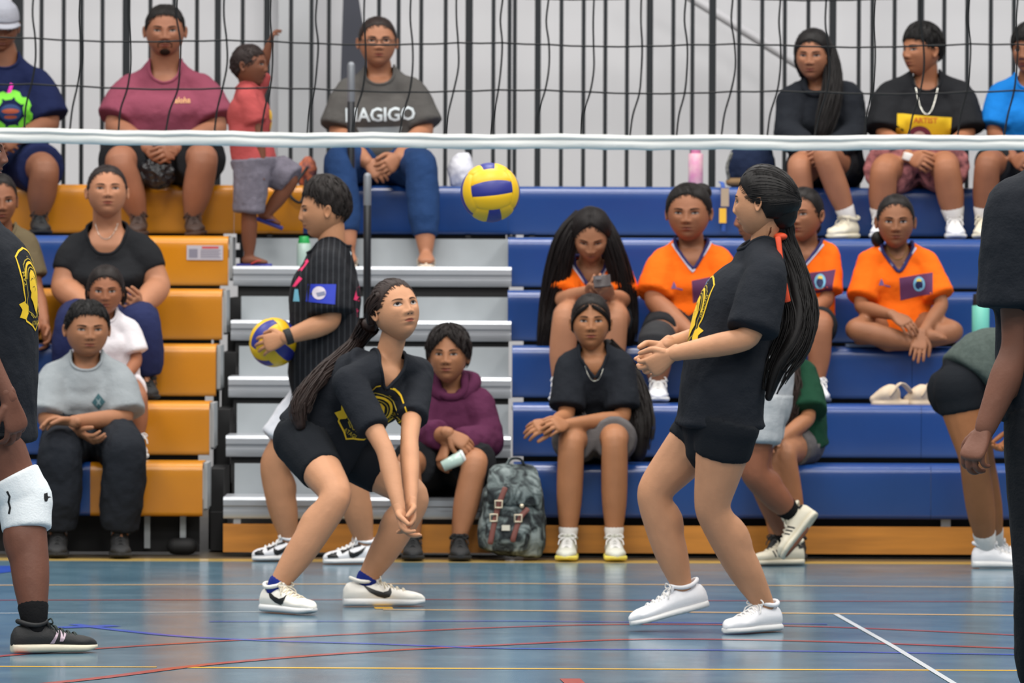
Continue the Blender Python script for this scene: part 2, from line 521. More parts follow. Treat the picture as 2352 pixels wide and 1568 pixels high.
br = bleacher('solid blue stepped bleacher bank under the girls in orange jerseys', 0.0, 3.4, lambda k: [(-.02 if k > 2 else 0.004 * (2 - k), 3.4, b_blue)], seam=1.72)
m = MB(); m.box((.012, D0 + .012, .022), (3.4, D0 + .04, .135)); put('kick_board', m, br, mats=[b_wood], smooth=False)
m = MB(); m.box((.05, D0 + .09, .004), (3.35, D0 + .12, .2)); put('under_shade_panel', m, br, mats=[b_dark], smooth=False)  # dark sheet behind the kick board, painting the shade below it
for px in (2172,):
    c = P(px, 1205, D0 + .05); m = MB(); m.box((c[0] - .02, D0 + .045, .13), (c[0] + .02, D0 + .06, .17)); put('bracket', m, br, mats=[b_grey], smooth=False)
# small labels under each seat edge: grey joint strips
# grey aisle steps
st = thing('aisle_steps', 'grey metal aisle steps between the yellow and blue bleacher banks', 'steps', (-.6, D0, 0))
XS0, XS1 = -1.185, -.004
for k in range(5):
    z = .248 + .2365 * k; y = D0 - .03 + DR * k
    xl = XS0 - .016 * k
    m = MB(); 
    pr = [(y + .004, z - .088), (y, z - .080), (y, z - .058), (y + .006, z - .052), (y + .006, z - .040), (y - .004, z - .034), (y - .004, z - .012), (y + .008, z), (y + .36, z), (y + .36, z - .088)]
    n = len(pr); V = [(xl, a, b) for a, b in pr] + [(XS1, a, b) for a, b in pr]
    m.add(V, [tuple(reversed((i, (i + 1) % n, (i + 1) % n + n, i + n))) for i in range(n)] + [tuple(range(n)), tuple(range(2 * n - 1, n - 1, -1))])
    soft(put('tread', m, st, mats=[b_tread]))
    m = MB(); m.box((xl + .03, y + .36, z - .03), (XS1 - .01, y + .375, z + .2365 - .088 - (.045 if k == 3 else .022))); m.box((xl + .01, y + .34, z - .04), (XS1 - .01, y + DR + .05, z - .025)); put('riser', m, st, mats=[b_grey], smooth=False)
    if k:
        m = MB(); m.box((xl + .02, y + .03, z - .20), (XS1 - .01, y + .045, z - .06)); put('gap_shade_strip', m, st, mats=[b_dark], smooth=False)  # black strip put in for the shade beneath the tread nose
m = MB(); m.box((XS0 + .02, D0 + .26, .01), (XS1 - .02, D0 + .28, .23)); put('riser', m, st, mats=[b_grey], smooth=False)
m = MB(); m.box((XS0, D0 - .04, .022), (XS1, D0 - .012, .138)); put('kick_board', m, st, mats=[b_wood], smooth=False)
m = MB(); m.box((XS0 - .07, D0 + .34, .01), (XS0 - .0, D0 + 2.4, .17)); 
for k in range(4):
    y, z = row(k); m.box((XL + .004, y + .42, .01), (XS0 - .02, y + 1.2, z - .04))
put('side_shade_fill', m, st, mats=[b_dark], smooth=False)  # black boxes fill the side gap in place of its shade
for i in range(3):
    c = P(545 + 90 * i, 1200, D0); m = MB(); m.box((c[0] - .015, D0 - .02, .135), (c[0] + .015, D0, .17)); put('bracket', m, st, mats=[b_grey], smooth=False)

# two hand-rail posts standing in the aisle
hp = mat('rail_black', (34, 36, 40), rough=.35, metal=.3); hg = mat('rail_grey', (130, 134, 140), rough=.4, metal=.4)
for (px, yt, yb, Y, lab, gy) in ((843, 405, 690, 27.30, 'short black handrail post with a worn grey top rising from the aisle steps', 470), (805, 150, 590, 28.12, 'tall black handrail post in front of the woman in grey', 232)):
    rt = thing('handrail_post', lab, 'handrail post', P(px, yb, Y))
    bx = P(px, yb, Y); tp = P(px, yt, Y); md = P(px, gy, Y)
    z_floor = .248 + .2365 * round((bx[2] - .248) / .2365)
    m = MB(); m.tube([(bx[0], Y, z_floor), (bx[0], Y, md[2])], .017, n=16, cb=.1); put('post', m, rt, mats=[hp])
    m = MB(); m.tube([(bx[0], Y, md[2] - .002), (bx[0], Y, tp[2])], .0172, n=16); put('grip', m, rt, mats=[hg])
    m = MB(); m.tube([(bx[0], Y, z_floor), (bx[0], Y, z_floor + .01)], .04, n=16, cb=.1); put('base_plate', m, rt, mats=[hp])

# warning sticker on the yellow seat face
y4 = row(4)[0] - .006
a = P(429, 563, y4); b_ = P(512, 597, y4)
stk = thing('sticker', 'small grey warning sticker with a red header on the yellow seat face', 'sticker', a)
m = MB(); m.box((a[0], y4 - .002, b_[2]), (b_[0], y4 + .004, a[2])); put('backing', m, stk, mats=[mat('sticker_grey', (176, 172, 182), rough=.4)], smooth=False)
w_ = b_[0] - a[0]; h_ = a[2] - b_[2]
m = MB(); m.box((a[0] + w_ * .42, y4 - .003, a[2] - h_ * .22), (b_[0] - w_ * .12, y4, a[2] - h_ * .08)); put('header', m, stk, mats=[mat('sticker_red', (188, 60, 66), rough=.5)], smooth=False)
m = MB()
for i in range(5): m.box((a[0] + w_ * .38, y4 - .003, a[2] - h_ * (.36 + .12 * i)), (b_[0] - w_ * (.06 + .05 * (i % 2)), y4, a[2] - h_ * (.31 + .12 * i)))
m.box((a[0] + w_ * .06, y4 - .003, b_[2] + h_ * .15), (a[0] + w_ * .3, y4, b_[2] + h_ * .75)); put('print', m, stk, mats=[mat('sticker_print', (120, 118, 134), rough=.5)], smooth=False)

# ------------------------------------------------------------------ railing behind the top row
FY = 29.35
fence = thing('fence', 'tall black metal railing of upright bars behind the top bleacher row', 'fence', (0, FY, 0))
f_blk = mat('fence_black', (26, 30, 34), rough=.45, metal=.2)
thick = [(40, 26), (290, 17), (500, 14), (613, 14), (1077, 17), (1235, 14), (1492, 15), (1636, 16), (1912, 16), (2114, 15)]
thin = [95, 146, 187, 235, 452, 557, 668, 755, 870, 915, 967, 1023, 1133, 1170, 1289, 1340, 1390, 1440, 1546, 1590, 1697, 1750, 1802, 1856, 1972, 2003, 2054, 2168, 2221, 2275, 2328, 345, 400, 715, -10, -60, 2380, 2430, 1185 - 3]
for px, w in thick:
    x = P(px, 200, FY)[0]; r = w / 2 / (F / FY)
    m = MB(); m.box((x - r, FY - r, 0), (x + r, FY + r, 3.4)); put('post', m, fence, mats=[f_blk], smooth=False)
for px in thin:
    x = P(px, 200, FY)[0]
    m = MB(); m.box((x - .0095, FY - .0095, 1.2), (x + .0095, FY + .0095, 3.3)); put('bar', m, fence, mats=[f_blk], smooth=False)
for z in (1.25, 3.3):
    m = MB(); m.box((-4, FY - .02, z - .02), (4, FY + .02, z + .02)); put('rail', m, fence, mats=[f_blk], smooth=False)

# ------------------------------------------------------------------ volleyball net
NY = 13.35
net = thing('volleyball_net', 'black volleyball net with a white bottom tape across the top of the view', 'net', (0, NY, 0))
n_blk = mat('net_cord', (12, 12, 14), rough=.7); n_wht = mat('net_tape', (226, 228, 226), rough=.65, bump=.0012, bump_scale=30, bump2=.004, bump2_scale=9, stretch=(.4, 1, 2))
def tape_z(x):
    px = x / NY * F + 1176
    return P(px, np.interp(px, [-400, 0, 600, 1176, 1800, 2352, 2700], [307, 311, 320, 325, 328, 327, 325]), NY)[2]
xs = np.linspace(-4.5, 4.5, 181)
hw_ = 17.0 / (F / NY)
m = MB(); ring = []
prf = [(-.0095, -1), (-.0125, -.9), (-.0135, -.5), (-.0125, 0), (-.0085, .12), (-.0085, .28), (-.0115, .38), (-.0118, .6), (-.0075, .68), (-.0075, 1), (0.004, 1.0), (.012, .5), (.012, -.5), (.006, -1)]
V = []
for i, x in enumerate(xs):
    for a, b in prf:
        V.append((x, NY + a + .0012 * math.sin(x * 23 + b * 3), tape_z(x) + b * hw_ + .0012 * math.sin(x * 17) + .0008 * math.sin(x * 61 + b)))
n = len(prf); fs = []
for i in range(len(xs) - 1):
    for j in range(n):
        a = i * n + j; b = i * n + (j + 1) % n; fs.append((a, b, b + n, a + n))
m.add(V, fs); put('bottom_tape', m, net, mats=[n_wht])
# wrap cord around the tape
sx = (F / NY)
m = MB()
vx = [67 - 107 * i for i in range(30, 0, -1)] + [67, 172, 285, 397, 503, 611, 716, 823, 929, 1034, 1139, 1243, 1349, 1457, 1564, 1671, 1777, 1886, 1995, 2103, 2212, 2320] + [2320 + 107 * i for i in range(1, 31)]
def X(px): return (px - 1176) / sx
spac = .1005
rg = random.Random(5)
nodes = []
for r_ in range(0, 11):
    rowp = []
    for px in vx:
        x = X(px) + rg.uniform(-.003, .003) + .004 * r_ * .3 + (.010 if 1 < r_ else -.012 * (r_ == 0))
        x = X(px) + {0: -.014, 1: .006, 2: .013, 3: .010}.get(r_, .008) + rg.uniform(-.003, .003)
        z = tape_z(x) + hw_ * .9 + (spac * .93 if r_ else 0) + max(0, r_ - 1) * spac + (.0035 * math.sin(px * .011 + r_) if r_ else 0)
        rowp.append((x, z))
    nodes.append(rowp)
for r_ in range(1, 11):
    pts = []
    for i, (x, z) in enumerate(nodes[r_]):
        pts.append((x, NY, z))
        if i < len(nodes[r_]) - 1: pts.append(((x + nodes[r_][i + 1][0]) / 2, NY, (z + nodes[r_][i + 1][1]) / 2 - .0012))
    m.tube(pts, .0021, n=6)
for i in range(len(vx)):
    pts = []
    for r_ in range(11):
        x, z = nodes[r_][i]; pts.append((x, NY, z))
        if r_ < 10:
            x2, z2 = nodes[r_ + 1][i]; w = rg.uniform(.001, .006) * (1 if (r_) % 2 else -1)
            pts.append(((x + x2) / 2 + w, NY, (z + z2) / 2))
            
    m.tube(pts, .0023, n=6, smooth=4)
    for r_ in range(1, 6):
        x, z = nodes[r_][i]; m.ball((x, NY, z), (.0030, .0024, .0036), nu=8, nv=5)
put('mesh', m, net, mats=[n_blk])
m = MB(); m.box((-4.5, NY - .012, nodes[10][0][1] - .03), (4.5, NY + .012, nodes[10][0][1] + .04)); put('top_tape', m, net, mats=[n_wht], smooth=False)
for x in (-4.62, 4.62):
    pr = thing('net_pole', 'steel pole holding the %s end of the volleyball net' % ('left' if x < 0 else 'right'), 'pole', (x, NY, 0))
    m = MB(); m.tube([(x, NY, .002), (x, NY, 2.6)], .04, n=20); put('pole', m, pr, mats=[b_grey])

# ------------------------------------------------------------------ people
def frame(yaw, pitch=0.0, roll=0.0):
    """columns: side (x), forward (y), up (z); yaw 0 looks at the camera end, + turns to the picture's right"""
    y, p, r = map(math.radians, (yaw, pitch, roll))
    f = np.array([math.sin(y) * math.cos(p), -math.cos(y) * math.cos(p), math.sin(p)])
    u0 = np.array([-math.sin(y) * math.sin(p), math.cos(y) * math.sin(p), math.cos(p)])
    s0 = np.cross(f, u0)
    s = s0 * math.cos(r) + u0 * math.sin(r)
    u = -s0 * math.sin(r) + u0 * math.cos(r)
    return np.stack([s, f, u], 1)

def g(x, s): return np.exp(-(x / s) ** 2)

def skull(dirs, wide=1.0, jaw=1.0):
    """unit directions -> points of a bare skull, metres, face towards +y"""
    d = dirs
    e = lambda v, p: np.sign(v) * np.abs(v) ** p
    x = 0.078 * wide * e(d[:, 0], 0.92); z = 0.112 * d[:, 2]
    y = 0.092 * e(d[:, 1], 0.95)
    t = np.clip(-z / 0.112, 0, 1)
    x = x * (1 - (0.31 - 0.14 * (jaw - 1) * 5) * t ** 2.2)
    x = x * (1 + 0.05 * np.clip(z / 0.112, 0, 1) * (1 - d[:, 1]))
    y = np.where(y > 0, y * (1 - 0.06 * t), y * (1 - 0.48 * t ** 1.3))
    y = y + 0.010 * t ** 1.5
    y = np.where((y < 0) & (z > -0.03), y * 1.06, y)
    return np.stack([x, y, z], 1)

def sphere_dirs(nu, nv):
    u = np.arange(nu) * 2 * math.pi / nu
    v = np.linspace(0, math.pi, nv + 1)
    V, U = np.meshgrid(v, u, indexing='ij')
    d = np.stack([np.sin(V) * np.sin(U), np.sin(V) * np.cos(U), np.cos(V)], -1).reshape(-1, 3)
    fs = []
    for i in range(nv):
        for j in range(nu):
            a = i * nu + j; b = i * nu + (j + 1) % nu
            if i == 0: fs.append((a, b + nu, a + nu))
            elif i == nv - 1: fs.append((a, b, a + nu))
            else: fs.append((a, b, b + nu, a + nu))
    return d, fs

def face_points(d, wide=1.0, jaw=1.0, nose=1.0, smile=0.0):
    p = skull(d, wide, jaw)
    x, y, z = p[:, 0].copy(), p[:, 1].copy(), p[:, 2].copy()
    w = np.clip(d[:, 1] * 2.2, 0, 1)
    ax = np.abs(x)
    dy = 0.0035 * g(ax - 0.027, 0.022) * g(z - 0.020, 0.009)
    dy += -0.0105 * g(ax - 0.031, 0.0165) * g(z - 0.003, 0.0105)
    hgt = np.interp(z, [-0.048, -0.040, -0.031, -0.024, -0.008, 0.010, 0.024], [0, 0.006, 0.0185, 0.0185, 0.0115, 0.005, 0])
    wd = np.interp(z, [-0.045, -0.030, -0.010, 0.012], [0.015, 0.0125, 0.009, 0.010])
    dy += nose * hgt * g(x, wd)
    dy += nose * 0.0085 * g(ax - 0.0145, 0.0068) * g(z + 0.031, 0.0075)
    dy += 0.0045 * g(ax - 0.040, 0.018) * g(z + 0.020, 0.020)
    dy += 0.0035 * g(x, 0.026) * g(z + 0.058, 0.020)
    dy += 0.0048 * g(x, 0.020) * g(z + 0.0525, 0.0042)
    dy += 0.0056 * g(x, 0.017) * g(z + 0.0635, 0.0052)
    dy += -0.0042 * g(x, 0.024) * g(z + 0.0578 - smile * ax * 0.1, 0.0022)
    dy += -0.0035 * g(x, 0.020) * g(z + 0.075, 0.005)
    dy += 0.0075 * g(x, 0.022) * g(z + 0.094, 0.014)
    y = y + dy * w
    return np.stack([x, y, z], 1)

def ear(mb, side, wide, s=.86):
    c = np.array([side * 0.0775 * wide, -0.004, -0.004])
    V = []; n = 20
    prof = [(0.0, 0.002), (0.35, 0.001), (0.6, 0.006), (0.85, 0.011), (1.0, 0.009), (1.0, 0.004), (0.8, -0.002)]
    for r, o in prof:
        for j in range(n):
            a = 2 * math.pi * j / n
            yy = math.cos(a) * 0.0165 * r; zz = math.sin(a) * 0.030 * r
            yy -= 0.004 * (zz / 0.03)
            if zz < 0: yy *= 1 - 0.35 * (-zz / 0.03)
            out = o + 0.012 * (-yy + 0.01) / 0.02 * 0.6
            V.append(c + np.array([side * out, yy, zz]) * s)
    fs = []
    for i in range(len(prof) - 1):
        for j in range(n):
            a = i * n + j; b = i * n + (j + 1) % n
            fs.append((a, b, b + n, a + n) if side < 0 else (a, a + n, b + n, b))
    mb.add(np.array(V) - np.array([side * .002, 0, 0]), fs, 0)

DH, FH = sphere_dirs(112, 96)
def head_mesh(opt):
    """local head: material slots skin 0, lips 1, brows 2, white 3, iris 4, pupil 5"""
    wide = opt.get('wide', 1.0); jaw = opt.get('jaw', 1.0)
    pts = face_points(DH, wide, jaw, opt.get('nose', 1.0), opt.get('smile', 0))
    mb = MB(); mb.add(pts, FH, 0)
    me = mb.mesh('h'); bvh = bvh_of(me); bpy.data.meshes.remove(me)
    for sd in (-1, 1): ear(mb, sd, wide)
    O = np.array([0.0, 0, 0]); X = np.array([-1.0, 0, 0]); Z = np.array([0, 0, 1.0])   # X x Z = +y
    op = opt.get('open', 0.0053); look = opt.get('look', (0, 0)); squint = opt.get('down', 0)
    for sd in (-1, 1):
        cx, cz = sd * 0.0315 * wide, 0.003
        w_ = 0.0150
        tilt = 0.0012 * 1
        up = [(cx + w_ * t, cz + op * (1 - abs(t) ** 2.2) ** 0.9 + tilt * t * sd) for t in np.linspace(-1, 1, 13)]
        lo = [(cx + w_ * t, cz - op * 0.75 * (1 - abs(t) ** 2.2) ** 0.9 + tilt * t * sd) for t in np.linspace(1, -1, 13)][1:-1]
        lay_poly(mb, up + lo, O, X, Z, bvh, 0.0016, 3, 0.003)
        ix, iz = cx - look[0] * 0.006, cz + look[1] * 0.004 + 0.0006
        r = 0.0067
        iris = [(min(max(a, cx - w_), cx + w_), b) for a, b in ellipse(ix, iz, r, r, 20)]
        # clip the iris by the lids
        cl = []
        for a, b in iris:
            t = (a - cx) / w_
            hi = cz + op * max(0, 1 - abs(t) ** 2.2) ** 0.9; lw = cz - op * 0.75 * max(0, 1 - abs(t) ** 2.2) ** 0.9
            cl.append((a, min(max(b, lw), hi)))
        lay_poly(mb, cl, O, X, Z, bvh, 0.0022, 4, 0.004)
        cl2 = [(ix + (a - ix) * 0.45, min(max(iz + (b - iz) * 0.45, cz - op), cz + op)) for a, b in iris]
        lay_poly(mb, cl2, O, X, Z, bvh, 0.0026, 5, 0.004)
        lash = [(cx + 0.0165 * t, cz + 0.0002 + (op + 0.0008) * (1 - abs(t) ** 2.4) + tilt * t * sd) for t in np.linspace(-1, 1, 13)]
        for q in ribbon_quads(lash, 0.0021): lay_poly(mb, q, O, X, Z, bvh, 0.0028, 5, 0.01)
        bw = opt.get('brow', 1.0)
        tt = np.linspace(0, 1, 9)
        br = [(sd * (0.0135 + 0.035 * t) * wide, 0.0185 + 0.0055 * math.sin(t * 2.3) - 0.002 * t + opt.get('browz', 0)) for t in tt]
        for q in ribbon_quads(br, list(bw * 0.0058 * np.array([0.7, 1, 1.05, 1, 0.95, 0.85, 0.7, 0.5, 0.25]))): lay_poly(mb, q, O, X, Z, bvh, 0.0009, 2, 0.01)
        lay_poly(mb, ellipse(sd * 0.0072, -0.0385, 0.0036, 0.0020, 10), O, X, Z, bvh, 0.0008, 5, 0.01)
    sm = opt.get('smile', 0)
    mw = 0.0235 * opt.get('mouth', 1.0)
    tt = np.linspace(-1, 1, 15)
    mid = [(mw * t, -0.0578 + sm * 0.004 * t * t - 0.0006 * math.cos(3 * t)) for t in tt]
    upl = [(mw * t, -0.0578 + sm * 0.004 * t * t + 0.0062 * (1 - abs(t) ** 1.7) - 0.0012 * g(t, 0.18)) for t in tt]
    lol = [(mw * 0.93 * t, -0.0578 + sm * 0.004 * t * t - 0.0082 * (1 - abs(t) ** 2.2)) for t in tt]
    lay_poly(mb, mid + upl[::-1][1:-1], O, X, Z, bvh, 0.0007, 1, 0.004)
    lay_poly(mb, mid + lol[::-1][1:-1], O, X, Z, bvh, 0.0007, 1, 0.004)
    for q in ribbon_quads(mid, [0.0005 + 0.0009 * (1 - abs(t)) for t in tt]): lay_poly(mb, q, O, X, Z, bvh, 0.0013, 5, 0.01)
    if opt.get('beard'):
        for sd in (-1, 1):
            pts_ = [(sd * 0.004, -0.0465), (sd * 0.020, -0.0475), (sd * 0.030, -0.056), (sd * 0.029, -0.072)]
            for q in ribbon_quads(catmull(pts_, 4), 0.0048): lay_poly(mb, q, O, X, Z, bvh, 0.0008, 2, 0.01)
        lay_poly(mb, ellipse(0, -0.091, 0.024, 0.0155, 24), O, X, Z, bvh, 0.0012, 2, 0.006)
    return mb

def hair_cap(opt):
    """closed shell that leaves the skull above the hairline and dives into it below"""
    wide = opt.get('wide', 1.0); jaw = opt.get('jaw', 1.0)
    p = skull(DH, wide, jaw)
    az = np.arctan2(np.abs(p[:, 0]), p[:, 1])
    hl = opt.get('line', None) or [0.060, 0.055, 0.030, -0.018, -0.005, -0.055, -0.070]
    line = np.interp(az, [0, 0.45, 0.85, 1.25, 1.62, 2.0, math.pi], hl)
    th = opt.get('thick', (0.010, 0.016, 0.012))     # sides, top, back
    top = np.clip(DH[:, 2], 0, 1) ** 1.2; back = np.clip(-DH[:, 1], 0, 1)
    T = th[0] + (th[1] - th[0]) * top + (th[2] - th[0]) * back * (1 - top)
    fr = opt.get('fade', 0.018)
    q = np.clip((p[:, 2] - line) / fr, 0, 1); q = q * q * (3 - 2 * q)
    q2 = np.clip((p[:, 2] - line) / .055, 0, 1)
    T = T * (.40 + .60 * q2)
    off = -0.008 + (T + 0.008) * q
    if opt.get('messy'):
        a = np.arctan2(p[:, 0], p[:, 1]); e = DH[:, 2]
        off = off + opt['messy'] * q * (np.sin(a * 9 + e * 5) * np.cos(e * 11 + a * 3) + 0.6 * np.sin(a * 23 - e * 9))
    if opt.get('comb'):
        a = np.arctan2(p[:, 0], -p[:, 1] + 0.02); off = off + opt['comb'] * q * (np.sin(a * 34 + 2 * np.sin(a * 5)) + .7 * np.sin(a * 61 + DH[:, 2] * 3))
    nn = DH * np.array([1, 1, 1.0])
    p = p + nn * off[:, None]
    if opt.get('fringe'):      # hair brought forward over the brow
        fz = opt['fringe']
        a = np.arctan2(p[:, 0], p[:, 1])
        m = np.clip(1 - np.abs(a) / 1.0, 0, 1) * np.clip(q, 0, 1) * g(p[:, 2] - 0.06, 0.03)
        p[:, 2] -= m * fz; p[:, 1] += m * 0.006
    mb = MB(); mb.add(p, FH, 0)
    return mb

def combed(mb, opt, to_hall, n=90, seed=4):
    """thin strands swept back over the cap from the hairline to the tie"""
    rg = np.random.default_rng(seed)
    wide = opt.get('wide', 1.0); jaw = opt.get('jaw', 1.0); hl = opt['line']; th = opt.get('thick', (.010, .016, .012))
    end = nrm(np.array(opt.get('tie', (0, -.95, .05))))
    for i in range(n):
        a = rg.uniform(-1.7, 1.7)
        zl = np.interp(abs(a), [0, 0.45, 0.85, 1.25, 1.62, 2.0, math.pi], hl) + rg.uniform(-.003, .006)
        sz = zl / .112; sz = min(sz, .95); cr = math.sqrt(1 - sz * sz)
        d0 = np.array([math.sin(a) * cr, math.cos(a) * cr, sz])
        om = math.acos(np.clip(np.dot(d0, end), -1, 1)); ds = []
        te = rg.uniform(.75, 1.0)
        for t in np.linspace(0, te, 9): ds.append((math.sin((1 - t) * om) * d0 + math.sin(t * om) * end) / math.sin(om))
        ds = np.array([nrm(d) for d in ds]); q = skull(ds, wide, jaw)
        top = np.clip(ds[:, 2], 0, 1) ** 1.2; back = np.clip(-ds[:, 1], 0, 1)
        T = th[0] + (th[1] - th[0]) * top + (th[2] - th[0]) * back * (1 - top)
        tt = np.linspace(0, 1, 9); T = T * np.clip(tt * 3.5, .12, 1) + .0008
        mb.tube(to_hall(q + ds * T[:, None]), np.interp(tt, [0, .15, 1], [.0008, .0017, .0015]), n=5, m=0, cap=False)

def tufts(mb, opt, to_hall, n=320, seed=5):
    """short hair lying from the crown towards the hairline"""
    rg = np.random.default_rng(seed)
    wide = opt.get('wide', 1.0); jaw = opt.get('jaw', 1.0); hl = opt.get('line') or [0.060, 0.055, 0.030, -0.018, -0.005, -0.055, -0.070]; th = opt.get('thick', (.010, .016, .012))
    L_ = opt.get('tuft', .38); lift = opt.get('lift', .004)
    for i in range(n):
        a = rg.uniform(-math.pi, math.pi); zl = np.interp(abs(a), [0, 0.45, 0.85, 1.25, 1.62, 2.0, math.pi], hl)
        ze = rg.uniform(zl - .002, .105) if i % 3 else zl + rg.uniform(-.006, .010)
        the = math.acos(np.clip(ze / .112, -.9, .97)); th0 = max(.05, the - L_ * rg.uniform(.7, 1.2)); tw = rg.uniform(-.25, .25)
        tt = np.linspace(0, 1, 5); A = a + tw * (1 - tt); TH = th0 + (the - th0) * tt
        ds = np.stack([np.sin(TH) * np.sin(A), np.sin(TH) * np.cos(A), np.cos(TH)], 1); q = skull(ds, wide, jaw)
        top = np.clip(ds[:, 2], 0, 1) ** 1.2; back = np.clip(-ds[:, 1], 0, 1)
        T = th[0] + (th[1] - th[0]) * top + (th[2] - th[0]) * back * (1 - top)
        T = T * (.40 + .60 * np.clip((q[:, 2] - zl) / .055, 0, 1)) + lift * tt * rg.uniform(.2, 1.3)
        mb.tube(to_hall(q + ds * T[:, None]), [.0016, .0028, .0028, .0022, .0006], n=5, m=0, cap=False)

def strands(mb, guide, rad, n=60, r=0.0035, seed=1, core=0.75, flat=None, m=0, wave=0.0, tip=0.3):
    """a lock of hair: a solid core and many thin tapering strands about a guide path"""
    rg = np.random.default_rng(seed)
    guide = catmull(guide, 6); rad = catmull(np.array(rad, float)[:, None], 6)[:, 0]
    k = len(guide)
    fl = flat if flat is not None else 1.0
    tan = np.gradient(guide, axis=0); tan = np.array([nrm(t) for t in tan])
    side = nrm(np.cross(tan[0], [0, 1.0, 0.01]))
    S, U = [], []
    for t in tan:
        side = nrm(side - t * np.dot(side, t)); S.append(side); U.append(np.cross(t, side))
    S = np.array(S); U = np.array(U)
    if core:
        mb.tube(guide[:-1], np.stack([rad[:-1] * core, rad[:-1] * core * fl], 1), ref=None, n=12, m=m)
    for i in range(n):
        a = rg.uniform(0, 2 * math.pi); q = rg.uniform(0.72, 1.0)
        ph = rg.uniform(0, 6.28); wv = rg.uniform(0.5, 1.0) * wave
        e = rg.uniform(0.80, 1.0) if i % 3 else rg.uniform(0.55, 0.9)
        kk = max(4, int(k * e)); idx = np.arange(0, kk, 2)
        t = idx / (k - 1)
        A = a + 0.5 * np.sin(t * 3 + ph)
        pts = guide[idx] + S[idx] * (np.cos(A) * q * rad[idx])[:, None] + U[idx] * (np.sin(A) * q * rad[idx] * fl)[:, None]
        if wave: pts = pts + S[idx] * (np.sin(t * 22 + ph) * wv)[:, None] + U[idx] * (np.cos(t * 19 + ph) * wv)[:, None]
        rr = r * (1 - (1 - tip) * (idx / idx[-1]) ** 2) * rg.uniform(0.7, 1.3)
        mb.tube(pts, rr, n=5, m=m, cap=False)

def hand_mesh(wr, d, pn, size=1.0, curl=0.35, thumb=1, spread=0.05, tcurl=0.3):
    """palm with five fingers; d towards the knuckles, pn out of the palm, thumb on the +/- side"""
    d = nrm(d); pn = np.asarray(pn, float); pn = nrm(pn - d * np.dot(pn, d))
    lat = np.cross(d, pn) * thumb
    s = size; mb = MB()
    mb.tube([wr - d * 0.02 * s, wr + d * 0.012 * s, wr + d * 0.045 * s, wr + d * 0.075 * s, wr + d * 0.088 * s],
            np.array([[.025, .020], [.027, .020], [.037, .0155], [.041, .014], [.038, .012]]) * s, ref=lat, n=16, smooth=3, ex=2.4)
    lens = [0.074, 0.083, 0.077, 0.060]
    for i, L in enumerate(lens):
        o = (0.030 - 0.020 * i) * s
        base = wr + d * (0.080 - 0.006 * abs(i - 1.2)) * s + lat * o
        dirv = nrm(d + lat * spread * (1.5 - i))
        pts = [base - d * 0.012 * s]; cur = base.copy(); pts.append(cur.copy()); ang = 0
        c_ = curl if np.isscalar(curl) else curl[i]
        for seg, (fr_, bend) in enumerate(((0.46, 0.9), (0.30, 1.25), (0.24, 0.8))):
            ang += c_ * bend
            dd = dirv * math.cos(ang) + pn * math.sin(ang)
            cur = cur + dd * L * fr_ * s; pts.append(cur.copy())
        r = (0.0088 if i < 3 else 0.0075) * s
        mb.tube(pts, [r * 1.05, r * 1.1, r * 1.0, r * 0.95, r * 0.80], n=10, smooth=3)
    b = wr + d * 0.022 * s + lat * 0.022 * s
    t1 = nrm(d * 0.75 + lat * 0.75 + pn * 0.35)
    t2 = nrm(d * 0.95 + lat * (0.45 - tcurl) + pn * (0.25 + tcurl))
    mb.tube([b, b + t1 * 0.040 * s, b + t1 * 0.040 * s + t2 * 0.030 * s, b + t1 * 0.038 * s + t2 * 0.054 * s],
            [0.0145 * s, 0.0115 * s, 0.0105 * s, 0.0085 * s], n=10, smooth=3)
    return remesh(mb, 0.0032 * s, 2, 0.5)

def torso_rings(p, grow=0.0):
    k = p['k']; C, S = p['C'], p['S']
    hw, ww, cw, td = [v * k for v in p['tor']]
    bel = p.get('belly', 1.0); ch = p.get('chest', 1.0)
    SW = np.linalg.norm(p['sha'] - p['shb']) / 2
    R = [(-.17, hw * .55, td * .8), (-.08, hw * .9, td * .98), (.04, hw, td * 1.04), (.20, hw * .94, td * bel), (.40, ww, td * .88 * bel),
         (.60, cw * .96, td * .97 * ch), (.76, cw, td * 1.02 * ch), (.90, cw * .97, td * .88), (1.0, max(SW * .74, cw * .7), td * .62)]
    f = p['F']; sp = S - C
    pts, rad = [], []
    for t, a, b in R:
        c = C + sp * t + f * (p.get('bend', -0.02) * math.sin(math.pi * min(max(t, 0), 1)) * 1.0) * k
        if t > 0.5: c = c + f * 0.004
        pts.append(c); rad.append((a + grow, b + grow))
    return np.array(pts), np.array(rad)

def limb(mb, A, B, C, r, grow=0.0, t0=0.0, t1=2.0, n=14, flare=0.0, cb=1.0):
    """tapered tube through three joints; r = radii at (0, .25, .6, 1, 1.3, 1.6, 2)"""
    ts = [0, .25, .6, .92, 1.08, 1.35, 1.65, 2.0]
    rr = np.interp(ts, [0, .25, .6, 1, 1.3, 1.6, 2], r)
    def at(t):
        q = A + (B - A) * t if t <= 1 else B + (C - B) * (t - 1)
        if 0.85 < t < 1.15:
            w = 1 - abs(t - 1) / 0.15
            q = q + ((A + C) / 2 - B) * 0.03 * w
        return q
    tt = sorted(set([t0] + [t for t in ts if t0 < t < t1] + [t1]))
    pts = np.array([at(t) for t in tt]); rads = np.array([np.interp(t, ts, rr) + grow + flare * (t - t0) / (t1 - t0) for t in tt])
    mb.tube(pts, rads, n=n, smooth=3, cb=cb)

ARM = np.array([.052, .050, .043, .036, .040, .034, .0255])
LEG = np.array([.092, .088, .074, .056, .058, .057, .0335])

